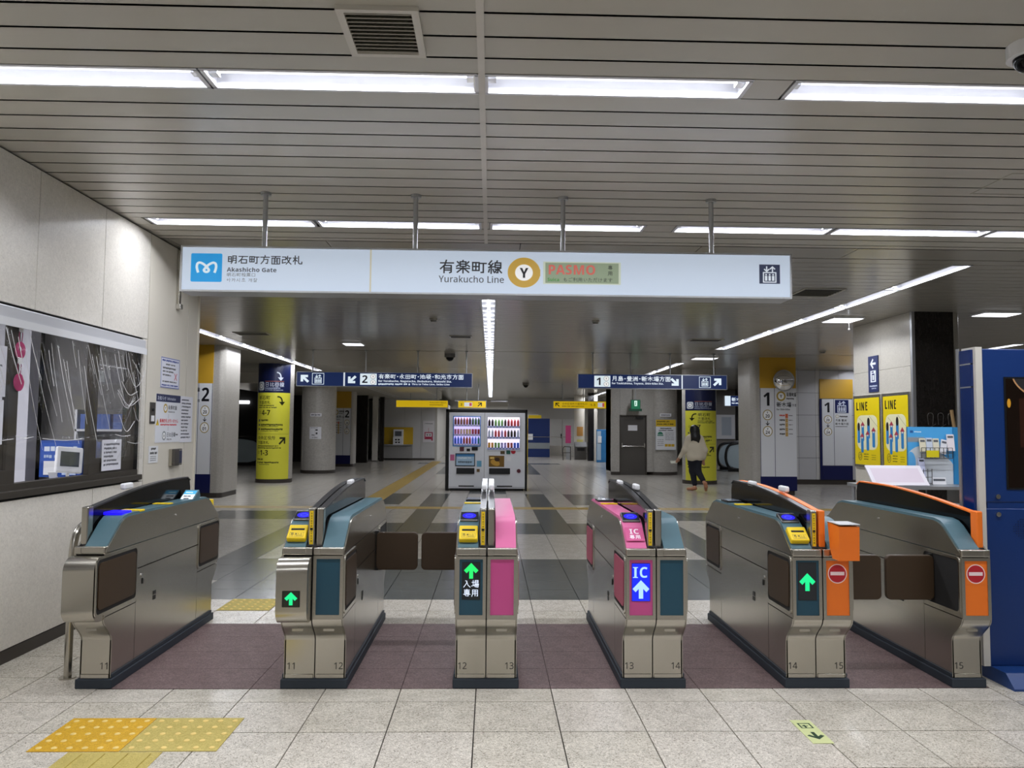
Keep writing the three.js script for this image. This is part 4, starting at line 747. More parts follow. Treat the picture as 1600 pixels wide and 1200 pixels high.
// the pillar with the yellow posters on its hall side and dark stone towards the gates
{
  const o = thing('pillar', 'square pillar, pale stone on its hall side and black stone in front', 'pillar', [5.815, 0, -10.25]);
  mesh('core', bx(0.03, 0.62, 0, CEIL, -1.66, -0.03), M.gap, o);
  const stoneP = (z0, z1, y0, y1) => { const g = bx(0, 0.03, y0 + 0.002, y1 - 0.002, -z0 - 0.002, -z1 + 0.002), uv = g.attributes.uv, p = g.attributes.position; for (let i = 0; i < uv.count; i++) uv.setXY(i, p.getZ(i) * 0.7 + y0, p.getY(i) * 0.7); mesh('stone_panel', g, M.stoneLight, o); };
  for (const [a, b] of [[0.05, 0.85], [0.85, 1.69]]) for (const [c, d] of [[0.1, 1.1], [1.1, 2.37], [2.37, CEIL]]) stoneP(a, b, c, d);
  mesh('black_panel', bx(0.045, 0.58, 0.1, CEIL, -0.03, 0), M.blackStone, o, 'polished black stone face');
  mesh('corner_strip', bx(0, 0.042, 0.1, CEIL, -0.045, 0.004), M.alu, o);
  mesh('corner_strip', bx(0.585, 0.625, 0.1, CEIL, -0.035, 0.004), M.steelBright, o);
  mesh('base', bx(0.004, 0.62, 0, 0.1, -1.69, -0.002), M.skirting, o);
  const sg = thing('wall_sign', 'small navy lift sign with an arrow on the poster pillar', 'sign', [5.8135, 2.05, -11.3]);
  const spl = mesh('sign_plate', bx(-0.012, 0, 0, 0.55, -0.145, 0.145), M.navySign, sg);
  mesh('sign_print', sheet(0.29, 0.55, -0.0132, 0.275, 0, -Math.PI / 2), printed(print(128, 242, (g, w, h) => { g.fillStyle = '#16265e'; g.fillRect(0, 0, w, h); arrow(g, 64, 52, 36, -90, '#eef4fa', 0.34); g.fillStyle = '#eef4fa'; g.fillRect(28, 98, 72, 78); g.fillStyle = '#16265e'; g.fillRect(46, 118, 36, 50); g.fillStyle = '#eef4fa'; g.fillRect(54, 128, 20, 34); g.fillStyle = '#16265e'; g.fillRect(44, 104, 30, 8); tiny(g, 16, 196, 96, 11, '#d6e0ee', 1); tiny(g, 40, 214, 60, 8, '#d6e0ee', 1); })), spl);
  const art = print(360, 700, (g, w, h) => {
    g.fillStyle = '#f0d60c'; g.fillRect(0, 0, w, h); g.fillStyle = '#f3efc4'; g.beginPath(); g.roundRect(34, 180, 296, 360, 70); g.fill();
    g.fillStyle = '#16120c'; const letters = [[[30, 40, 14, 86], [30, 110, 34, 16]], [[80, 44, 13, 84]], [[106, 42, 12, 88], [136, 42, 12, 88]], [[164, 40, 13, 90], [164, 40, 30, 14], [164, 76, 26, 12], [164, 116, 30, 14]]];
    for (const l of letters) for (const r of l) g.fillRect(...r); g.beginPath(); g.moveTo(106, 42); g.lineTo(120, 42); g.lineTo(148, 130); g.lineTo(134, 130); g.fill();
    // a queue of simple figures: blue coats, red caps
    for (const [x, y, dark] of [[60, 300, 1], [120, 280, 0], [205, 250, 1], [110, 400, 0], [190, 375, 0], [275, 340, 0]]) { g.fillStyle = '#2f86c8'; g.beginPath(); g.roundRect(x - 19, y, 38, 175, 16); g.fill(); g.fillStyle = dark ? '#1d1a18' : '#b53a4e'; g.beginPath(); if (dark) g.ellipse(x, y, 19, 44, 0, 0, 7); else { g.moveTo(x - 32, y + 10); g.lineTo(x, y - 34); g.lineTo(x + 32, y + 10); } g.fill(); if (!dark) { g.fillStyle = '#f0e3d2'; g.fillRect(x - 10, y + 10, 20, 16); } }
    g.strokeStyle = '#8a8a5a'; g.lineWidth = 3; g.beginPath(); g.moveTo(215, 190); g.lineTo(330, 300); g.moveTo(70, 210); g.lineTo(120, 250); g.stroke();
    g.strokeStyle = '#1d1a18'; g.lineWidth = 5; g.beginPath(); g.ellipse(76, 612, 26, 42, 0, 0, 7); g.stroke(); g.beginPath(); g.ellipse(76, 612, 12, 24, 0.3, 0, 7); g.stroke();
    for (let i = 0; i < 3; i++) { tiny(g, 130, 584 + i * 26, 70, 9, '#2a2510', 1); tiny(g, 240, 592 + i * 22, 60, 6, '#6a6010', 1); }
  });
  const am = printed(art, { rough: 0.3 });
  for (const [zc, zw, n] of [[11.51, 0.84, 'yellow illustrated poster framed on the pillar, farther from the black face'], [10.68, 0.74, 'yellow illustrated poster framed on the pillar, next to the black face']]) {
    const p = thing('poster', n, 'poster', [5.8135, 0.9, -zc], 0);
    const pf = mesh('poster_frame', bx(-0.02, 0, 0, 1.11, -zw / 2, zw / 2), M.steelBright, p);
    mesh('poster_print', sheet(zw - 0.07, 1.03, -0.0212, 0.553, 0, -Math.PI / 2), am, pf);
  }
  const rl = thing('rail_post', 'short vertical steel rail hanging beside the black pillar face', 'rail', [6.47, 2.58, -10.3]);
  mesh('rail_bar', rb(-0.02, 0.02, 0, CEIL - 2.58, -0.03, 0.03, 0.008), M.steelBright, rl);
}

// ---------------------------------------------------------------- far walls and doors
const fl = struct('wall_far_left');
{
  const wallP = (x0, x1, y0, y1, z, m = M.panelWall) => { const g = bx(x0 + 0.004, x1 - 0.004, y0, y1, -z, -z - 0.03), uv = g.attributes.uv, p = g.attributes.position; for (let i = 0; i < uv.count; i++) uv.setXY(i, p.getX(i) * 0.6, p.getY(i) * 0.6); mesh('wall_panel', g, m, fl); };
  mesh('wall_core', [bx(-5.1, -2.56, 0, 2.79, -34.64, -34.8)], M.gap, fl);
  for (const [a, b] of [[-5.1, -3.95], [-3.95, -3.2], [-3.2, -2.56]]) wallP(a, b, 0.08, 2.79, 34.6, std(0xc4c3c2, 0.5));
  mesh('skirting', bx(-5.1, -2.56, 0, 0.08, -34.58, -34.64), M.skirting, fl);
  mesh('black_wall', bx(-5.6, -5.12, 0, 2.79, -31.5, -31.7), M.blackStone, fl);
  wallP(-5.1, -4.85, 0.05, 2.79, 32.6); mesh('black_wall', bx(-4.85, -4.66, 0, 2.79, -33.0, -33.2), M.blackStone, fl);
  mesh('side_return', bx(-2.56, -2.46, 0, 2.79, -34.6, -46.6), M.plainWall, fl);
  // dark escalator hall on the platform 2 side
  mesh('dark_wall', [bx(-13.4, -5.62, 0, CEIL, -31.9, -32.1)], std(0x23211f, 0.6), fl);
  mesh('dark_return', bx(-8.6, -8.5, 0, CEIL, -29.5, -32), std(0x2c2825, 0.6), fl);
}
{
  const o = thing('counter_niche', 'yellow backed telephone counter in the far pale wall', 'counter', [-4.25, 0, -34.57]);
  mesh('counter_top', bx(-0.72, 0.7, 0.66, 0.7, 0, 0.35), M.alu, o);
  mesh('counter_front', bx(-0.72, 0.7, 0.08, 0.64, 0.0, 0.2), std(0x9c9a97, 0.5), o);
  tag(mesh('back_board', bx(-4.97, -3.55, 0.705, 1.48, -34.57, -34.545), std(0xcaa41c, 0.5), scene), 'mustard yellow board above the far counter', 'board');
  const ph = thing('ticket_adjuster', 'small white terminal with a screen on the yellow backed counter', 'terminal', [-4.2, 0.7, -34.4]);
  mesh('terminal_body', sideways([[0.12, 0], [0.12, 0.3], [0.02, 0.36], [0.02, 0.68], [-0.12, 0.68], [-0.12, 0]], -0.22, 0.22), M.white, ph);
  mesh('screen', bx(-0.15, 0.15, 0.38, 0.6, 0.02, 0.026), std(0x50545c, 0.3), ph);
  for (const [x, y] of [[-0.13, 0.22], [0.0, 0.22], [-0.12, 0.1], [0.01, 0.1]]) mesh('keypad', bx(x, x + 0.08, y - 0.035, y + 0.03, 0.12, 0.126), M.black, ph);
  const pk = thing('poster', 'white poster with a crimson speech bubble robot outline on the far wall', 'poster', [-2.85, 0.8, -34.585]);
  mesh('poster_print', [bx(-0.26, 0.26, 0, 0.98, 0, 0.006)], M.paper, pk);
  mesh('poster_face', sheet(0.52, 0.98, 0, 0.49, 0.0068), printed(print(128, 240, (g, w, h) => { g.fillStyle = '#dcd8dc'; g.fillRect(0, 0, w, h); g.strokeStyle = '#b0294e'; g.lineWidth = 10; g.strokeRect(24, 130, 82, 70); g.beginPath(); g.moveTo(64, 130); g.lineTo(64, 80); g.lineWidth = 3; g.stroke(); g.fillStyle = '#444'; g.fillRect(44, 150, 12, 14); g.fillRect(74, 150, 12, 14); g.fillStyle = '#b0294e'; g.fillRect(30, 176, 70, 20); g.fillRect(96, 196, 16, 24); tiny(g, 20, 26, 90, 10, '#777', 1); })), pk);
}
const fr = struct('wall_far_right');
{
  // stone block with the grey service door
  mesh('wall_core', [bx(3.9, 4.16, 0.1, CEIL, -24.3, -25.6), bx(4.99, 5.3, 0.1, CEIL, -24.3, -25.6), bx(4.16, 4.99, 1.9, CEIL, -24.3, -25.6), bx(3.9, 5.3, 0, CEIL, -24.6, -25.6)], M.stone, fr);
  const st = (x0, x1, y0, y1) => { const g = bx(x0 + 0.003, x1 - 0.003, y0 + 0.003, y1 - 0.003, -24.26, -24.3), uv = g.attributes.uv, p = g.attributes.position; for (let i = 0; i < uv.count; i++) uv.setXY(i, p.getX(i) * 0.6, p.getY(i) * 0.6); mesh('stone_panel', g, M.stone, fr); };
  st(3.86, 4.14, 0.1, CEIL); st(4.14, 5.05, 1.92, CEIL); st(5.01, 5.2, 0.1, 1.92);
  mesh('skirting', [bx(3.86, 4.14, 0, 0.1, -24.25, -24.32)], M.skirting, fr);
  const door = mesh('door', bx(4.165, 4.985, 0.005, 1.89, -24.32, -24.37), std(0x55514c, 0.4, 0.3), fr, 'grey steel service door');
  mesh('door_frame', [bx(4.135, 4.165, 0, 1.92, -24.25, -24.33), bx(4.985, 5.015, 0, 1.92, -24.25, -24.33), bx(4.135, 5.015, 1.89, 1.92, -24.25, -24.33)], M.bronze, fr);
  const bars = [bar([4.2, 0.92, -24.26], [4.95, 0.92, -24.26], 0.015), bx(4.19, 4.23, 0.88, 1.02, -24.32, -24.25), bx(4.92, 4.96, 0.88, 1.02, -24.32, -24.25)];
  mesh('push_bar', bars, M.steelBright, fr);
  mesh('door_notice', bx(4.42, 4.72, 1.42, 1.6, -24.32, -24.314), M.paper, fr);
  mesh('door_closer', bx(4.66, 4.9, 1.8, 1.87, -24.32, -24.27), M.black, fr);
  mesh('round_end', [new THREE.CylinderGeometry(0.53, 0.53, CEIL - 0.1, 40, 1, false).translate(5.57, (CEIL + 0.1) / 2, -24.72)], M.stone, fr);
  mesh('skirting', [cyl(0.535, 0.1, 5.57, 0, -24.72, 40)], M.skirting, fr);
  // far hall end: pale wall with double door, blue partition, openings
  mesh('end_wall', [bx(2.6, 5.0, 0, CEIL, -41.5, -41.7)], std(0xb9b7b2, 0.5), fr);
  mesh('end_wall', [bx(0.9, 2.6, 2.25, CEIL, -41.5, -41.7)], std(0xb9b7b2, 0.5), fr);
  for (const x of [3.05, 3.92]) { mesh('door', bx(x, x + 0.84, 0.01, 2.0, -41.46, -41.5), std(0xc9c8c4, 0.45), fr, 'pale door leaf with a steel kick plate'); mesh('kick_plate', bx(x, x + 0.84, 0.01, 0.55, -41.452, -41.46), M.steelBright, fr); }
  mesh('door_handle', bx(3.82, 3.88, 0.95, 1.2, -41.44, -41.46), M.black, fr);
  mesh('side_wall', bx(5.9, 6.1, 0, CEIL, -25.6, -41.5), std(0xa9a7a2, 0.6), fr);
  mesh('dark_wall', [bx(8.0, 13.4, 0, CEIL, -31.0, -31.2)], std(0x8a857e, 0.6), fr);
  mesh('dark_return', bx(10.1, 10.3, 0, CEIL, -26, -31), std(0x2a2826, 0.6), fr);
}
{
  const o = thing('partition', 'deep blue partition wall with a white rail at the hall end', 'partition', [2.0, 0, -38.4]);
  mesh('panel', bx(-0.2, 0.98, 0.02, 1.98, -0.06, 0), std(0x0c2a66, 0.4), o);
  mesh('lower_band', bx(-0.2, 0.98, 0.45, 0.75, 0, 0.02), std(0x8d9396, 0.4), o);
  mesh('rail', bar([-0.2, 1.05, 0.04], [2.1, 1.05, 0.04], 0.015), M.steelBright, o);
  mesh('yellow_board', bx(-0.1, 0.55, 1.99, 2.15, -0.05, 0), M.yellow, o);
  mesh('notice', bx(-0.15, 0.12, 0.9, 1.2, 0.042, 0.05), M.paper, o);
  const yp = thing('yellow_post', 'yellow striped post beside the vending machines', 'post', [1.42, 0, -30.5]);
  mesh('post', cyl(0.07, 1.9, 0, 0.0, 0, 20), M.yellow, yp); mesh('cap', new THREE.SphereGeometry(0.07, 16, 8, 0, 7, 0, Math.PI / 2).translate(0, 1.9, 0), M.yellow, yp); mesh('band', cyl(0.072, 0.15, 0, 1.25, 0, 20), M.goldBand, yp);
  const bin = thing('waste_bin', 'grey steel waste bin with a slanted top at the hall end', 'bin', [4.3, 0, -36.3]);
  mesh('bin_body', rb(-0.28, 0.28, 0, 0.62, -0.2, 0.2, 0.02), M.steelDark, bin); mesh('bin_hood', sideways([[0.2, 0.62], [-0.05, 0.84], [-0.2, 0.84], [-0.2, 0.62]], -0.28, 0.28), std(0x5a5a58, 0.5), bin); mesh('bin_mouth', bx(-0.18, 0.18, 0.42, 0.56, 0.19, 0.205), M.black, bin);
  const sd = thing('standee', 'tall blue standing display board at the hall end', 'display', [4.9, 0, -33.6]);
  mesh('board', rb(-0.2, 0.26, 0, 1.45, -0.12, 0.12, 0.015), std(0x2c78b4, 0.45), sd); mesh('board_print', bx(-0.2, -0.02, 0.1, 1.38, 0.12, 0.128), std(0xaec4d6, 0.5), sd); mesh('leaflet_pocket', rb(-0.16, 0.0, 0.85, 1.15, 0.12, 0.17, 0.01), M.paper, sd);
  const ps = thing('poster', 'magenta poster on the wall at the hall end', 'poster', [3.72, 0.78, -36.4]);
  mesh('poster_board', bx(-0.13, 0.13, 0, 0.85, -0.02, 0.0), std(0xb83a72, 0.5), ps); mesh('poster_foot', bx(-0.1, 0.1, -0.78, 0, -0.02, -0.01), M.alu, ps);
  const ec = thing('column', 'slim pale column with yellow and red flyers at the hall end', 'column', [4.35, 0, -37.2]);
  mesh('shaft', cyl(0.26, CEIL, 0, 0, 0, 30), M.panelBeige, ec); mesh('flyer', new THREE.CylinderGeometry(0.266, 0.266, 0.45, 12, 1, true, -0.6, 1.2).translate(0, 1.35, 0), std(0xc8924a, 0.6), ec); mesh('flyer', new THREE.CylinderGeometry(0.266, 0.266, 0.4, 12, 1, true, -0.6, 1.2).translate(0, 0.75, 0), std(0xd8cf78, 0.6), ec);
  const rail = thing('barrier', 'low dark barrier frame before the pale double door', 'barrier', [3.5, 0, -35.6]);
  mesh('frame_tube', [tube([[-0.1, 0, 0], [-0.1, 0.55, 0], [-0.06, 0.62, 0], [0.25, 0.62, 0]], 0.02, 20, 8)], M.bronze, rail); mesh('frame_tube', bar([-0.1, 0.35, 0], [0.25, 0.35, 0], 0.015), M.bronze, rail); mesh('frame_tube', bar([0.25, 0, 0], [0.25, 0.63, 0], 0.02), M.bronze, rail);
  const wp = thing('wall_column', 'dark brown narrow column beside the blue standing display', 'column', [4.6, 0, -34.9]);
  mesh('shaft', bx(-0.14, 0.14, 0, CEIL, -0.14, 0.14), M.blackStone, wp); mesh('trim', bx(0.14, 0.3, 0, CEIL, -0.1, 0.1), M.panelBeige, wp);
  const wn = thing('notice_board', 'white notice board with a yellow heading on the round grey end wall', 'notice board', [5.61, 0.8, -24.15]);
  mesh('board', rb(-0.34, 0.34, 0, 1.0, -0.03, 0, 0.006), M.alu, wn);
  mesh('board_print', sheet(0.64, 0.96, 0, 0.5, 0.0012), printed(print(192, 288, (g, w, h) => { g.fillStyle = '#dedfe2'; g.fillRect(0, 0, w, h); g.fillStyle = '#d8b41a'; g.fillRect(0, 0, w, 66); tiny(g, 10, 10, 120, 16, '#6a5a10', 1); tiny(g, 10, 36, 160, 14, '#6a5a10', 1); tiny(g, 40, 78, 110, 12, '#444', 1); tiny(g, 28, 98, 140, 10, '#444', 1); g.fillStyle = '#2f7d62'; g.beginPath(); g.arc(42, 142, 26, Math.PI, 0); g.fill(); g.fillRect(14, 146, 58, 10); for (let i = 0; i < 5; i++) tiny(g, 90, 124 + i * 16, 84, 7, '#888', 1); for (let i = 0; i < 4; i++) tiny(g, 14, 190 + i * 18, 60, 7, '#888', 1); g.fillStyle = '#caa318'; for (let i = 0; i < 3; i++) g.fillRect(86 + i * 32, 234, 28, 24); })), wn);
  const nt = thing('notice', 'narrow white notice above the notice board on the grey end wall', 'notice', [5.61, 1.88, -24.165]);
  mesh('notice_plate', bx(-0.18, 0.18, 0, 0.1, -0.012, 0), M.paper, nt); mesh('notice_print', sheet(0.34, 0.08, 0, 0.05, 0.0006), printed(print(96, 24, (g, w, h) => { g.fillStyle = '#dcdce0'; g.fillRect(0, 0, w, h); tiny(g, 6, 8, 84, 9, '#444', 1); })), nt);
}
// tiled wall with the second number 1 panel
const tw = struct('wall_tiled');
{
  mesh('wall_core', bx(8.3, 13.4, 0, CEIL, -20.52, -20.9), M.gap, tw);
  const tileM = [std(0xc9c9ca, 0.2), std(0xc2c2c5, 0.22), std(0xcdccca, 0.2)];
  const gx = [8.3, 8.42, 8.9, 9.03, 9.55, 10.1, 10.65, 11.2, 11.75, 12.3, 12.85, 13.4], gy = [0.13, 0.72, 1.3, 1.89, 2.5, CEIL];
  for (let i = 0; i < gx.length - 1; i++) for (let j = 0; j < gy.length - 1; j++) mesh('wall_tile', bx(gx[i] + 0.004, gx[i + 1] - 0.004, gy[j] + 0.004, gy[j + 1] - 0.004, -20.5, -20.52), tileM[(i * 7 + j * 3) % 3], tw);
  mesh('skirting', bx(8.3, 13.4, 0, 0.13, -20.49, -20.53), M.skirting, tw);
  const o = thing('platform_sign', 'number 1 wall panel with navy foot and mustard top on tiled wall', 'sign', [9.47, 0.13, -20.495]);
  mesh('panel', bx(-0.42, 0.42, 0.39, 2.2, 0, 0.03), M.white, o);
  mesh('panel_print', sheet(0.84, 1.81, 0, 1.295, 0.031), printed(numberPanel('1', '20', '24', 'right', 'lift'), { rough: 0.3 }), o);
  mesh('navy_panel', bx(-0.42, 0.42, 0, 0.38, 0, 0.03), navyPanel, o); mesh('gold_band', bx(-0.46, 0.46, 2.22, 2.75, 0, 0.03), M.goldBand, o); mesh('navy_edge', bx(-0.47, -0.425, 0, 2.2, 0, 0.035), navyPanel, o);
}
// escalator ends behind the columns
function escalator(label, x, z, turn) {
  const o = thing('escalator', label, 'escalator', [x, 0, -z], turn);
  const bal = (dx) => {
    const s = new THREE.Shape(); s.moveTo(-0.75, 0.12); s.lineTo(0.4, 0.12); s.quadraticCurveTo(0.72, 0.16, 0.74, 0.5); s.quadraticCurveTo(0.72, 0.9, 0.36, 0.96); s.lineTo(-0.3, 0.98); s.lineTo(-0.75, 0.75); s.closePath();
    mesh('balustrade', ext(s, 0.02).translate(0, 0, dx), std(0xb4c4cb, 0.2), o);
    mesh('handrail', tube([[-0.75, 0.8, dx + 0.01], [-0.3, 1.02, dx + 0.01], [0.36, 1.0, dx + 0.01], [0.68, 0.9, dx + 0.01], [0.79, 0.5, dx + 0.01], [0.68, 0.16, dx + 0.01], [0.4, 0.08, dx + 0.01]], 0.045, 40, 10), M.black, o);
    mesh('skirt', bx(-0.9, 0.7, 0, 0.12, dx - 0.03, dx + 0.05), M.black, o);
  };
  bal(0); bal(-1.0);
  mesh('comb_plate', bx(-0.9, 0.9, 0, 0.02, -0.95, -0.05), M.steelDark, o);
  return o;
}
escalator('escalator end with grey glass balustrade by the dark platform 2 opening', -9.45, 28.6, 0);
escalator('escalator end with grey glass balustrade below the white poster wall', 9.1, 27.6, Math.PI);
{
  const l = thing('wall_lamp', 'short tube lamp on the dark wall over the platform 2 escalator', 'lamp', [-10.6, 2.4, -31.88]);
  mesh('lamp_tube', rb(-0.5, 0.5, 0, 0.14, 0.0, 0.1, 0.03), M.tubeGlow, l); const r = new THREE.RectAreaLight(0xfff6ea, 5, 0.9, 0.12); r.position.set(0, 0.07, 0.105); r.rotation.y = Math.PI; r.name = 'wall_light'; l.add(r);
  const b = thing('notice_board', 'row of white and blue posters above the platform 1 escalator', 'notice board', [9.3, 1.1, -30.95]);
  mesh('board', bx(-0.9, 0.75, 0, 1.0, 0, 0.03), M.paper, b); mesh('poster_print', bx(-0.7, -0.3, 0.1, 0.95, 0.03, 0.036), std(0x3a7fb0, 0.5), b); mesh('poster_print', bx(0.2, 0.6, 0.15, 0.9, 0.03, 0.036), std(0xb9c2cb, 0.5), b);
  const g = thing('guide_board', 'small navy and yellow exit guide board above the platform 1 escalator', 'sign', [8.15, 1.05, -30.2]);
  mesh('board_top', bx(-0.28, 0.28, 0.75, 1.25, 0, 0.03), M.navySign, g); mesh('board_bottom', bx(-0.28, 0.28, 0.0, 0.74, 0, 0.03), std(0xb4b32c, 0.5), g); mesh('board_leg', bx(-0.03, 0.03, -1.05, 0, 0, 0.03), M.alu, g);
}
// ---------------------------------------------------------------- staffed booth: window, clear sheet, things inside and notices outside
const win = struct('window_1');
{
  const X = -2.955;
  mesh('window_head', rb(X - 0.05, X + 0.03, 2.068, 2.172, -2.4, -6.44, 0.008), std(0xcfd0d4, 0.35, 0.2), win);
  mesh('window_sill', rb(X - 0.08, X + 0.03, 1.0, 1.045, -2.4, -6.46, 0.006), M.bronze, win);
  mesh('window_track', bx(X - 0.07, X - 0.005, 1.045, 1.085, -2.4, -6.44), M.bronze, win);
  for (const [a, b, dx] of [[4.72, 4.81, 0], [5.68, 5.75, 0], [5.76, 5.83, -0.03], [6.37, 6.44, -0.03], [2.4, 2.48, 0]]) mesh('window_stile', bx(X - 0.05 + dx, X - 0.01 + dx, 1.085, 2.068, -a, -b), M.bronze, win);
  mesh('window_rail', bx(X - 0.08, X - 0.04, 1.085, 1.2, -5.83, -6.37), M.bronze, win); mesh('window_rail', bx(X - 0.05, X - 0.01, 1.085, 1.17, -2.48, -4.72), M.bronze, win);
  mesh('pane', bx(X - 0.063, X - 0.058, 1.2, 2.068, -5.83, -6.37), M.glass, win); mesh('pane', bx(X - 0.033, X - 0.028, 1.17, 2.068, -2.48, -4.72), M.glass, win);
  // clear plastic sheet taped over the opening, creased from its upper corner
  const o = thing('plastic_sheet', 'clear creased plastic sheet taped over the booth window', 'plastic sheet', [-2.925, 1.17, -5.2]);
  const W = 2.5, H = 0.9, nx = 560, ny = 200, g = new THREE.PlaneGeometry(W, H, nx, ny), p = g.attributes.position, n1 = lattice(1, 7), folds = [];
  for (let i = 0; i < 34; i++) folds.push([-1.2 + rnd() * 2.3, 0.45, (0.25 + rnd() * 0.6), (0.2 + rnd() * 0.55), 0.004 + rnd() * 0.007, 0.006 + rnd() * 0.007]);
  for (let i = 0; i < 8; i++) folds.push([0.85 + rnd() * 0.35, -0.35 + rnd() * 0.7, -0.5 - rnd() * 0.6, 0.15 + rnd() * 0.3, 0.005 + rnd() * 0.006, 0.008]);
  for (let i = 0; i < p.count; i++) {
    const x = p.getX(i), y = p.getY(i); let z = 0.004 * Math.sin(x * 4.1) + 0.003 * Math.sin(y * 9 + x * 3);
    for (const [fx, fy, dx, len, amp, wid] of folds) { const L = Math.hypot(dx, 1), ux = dx / L, uy = -1 / L, t = (x - fx) * ux + (y - fy) * uy, s = -(x - fx) * uy + (y - fy) * ux + 0.12 * t * t; if (t > -0.02 && t < len) z += amp * Math.exp(-(s * s) / (2 * wid * wid)) * Math.sin(Math.PI * Math.min(1, (t + 0.02) / len)); }
    if (Math.abs(y + 0.26) < 0.05) z += 0.006 * Math.exp(-((y + 0.26 + 0.01 * Math.sin(x * 7)) ** 2) / 0.00012);
    p.setZ(i, z);
  }
  g.rotateY(Math.PI / 2); g.translate(0, H / 2, 0); g.computeVertexNormals();
  mesh('sheet', g, M.vinyl, o);
  // highlights on the folds put in as white tubes, gathering at the far corner
  const glintWhite = new THREE.MeshPhysicalMaterial({ color: 0xffffff, roughness: 0.25, transmission: 0.35, thickness: 0 });
  const crease_glint = (pts, r) => mesh('crease_glint', tube(pts.map(([a, b]) => [0.012, b, Math.max(-1.19 - b * 0.03, a)]), r, 22, 6).scale(1, 1, 1), glintWhite, o);
  for (let i = 0; i < 30; i++) { const z = 0.75 - i * 0.062 + (rnd() - 0.5) * 0.05, l = 0.12 + rnd() * 0.5 * (i > 3 && i < 20 ? 1 : 0.5), y = H - 0.02 - rnd() * 0.18, lean = 0.3 + rnd() * 0.25; crease_glint([[z, y], [z - lean * l * 0.4, y - l * 0.45], [z - lean * l, y - l]], 0.0009 + rnd() * 0.0014); }
  for (let i = 0; i < 9; i++) { const z = -0.75 - rnd() * 0.3, y = 0.35 + rnd() * 0.5, l = 0.15 + rnd() * 0.25; crease_glint([[z, y], [z - l * 0.5, y - 0.09 - rnd() * 0.05], [z - l, y - 0.08 + rnd() * 0.06]], 0.001 + rnd() * 0.0012); }
  for (const [a, b, y] of [[0.8, 0.5, 0.19], [0.48, 0.3, 0.2], [0.2, -0.3, 0.18], [-0.75, -1.0, 0.2], [-0.95, -1.2, 0.14]]) crease_glint([[a, y + 0.012], [(a + b) / 2, y - 0.004], [b, y + 0.004]], 0.0022);
  mesh('tape', bx(-0.004, 0.006, H - 0.02, H + 0.03, -1.25, 1.25), new THREE.MeshPhysicalMaterial({ color: 0xdfe0e2, roughness: 0.4 }), o);
}
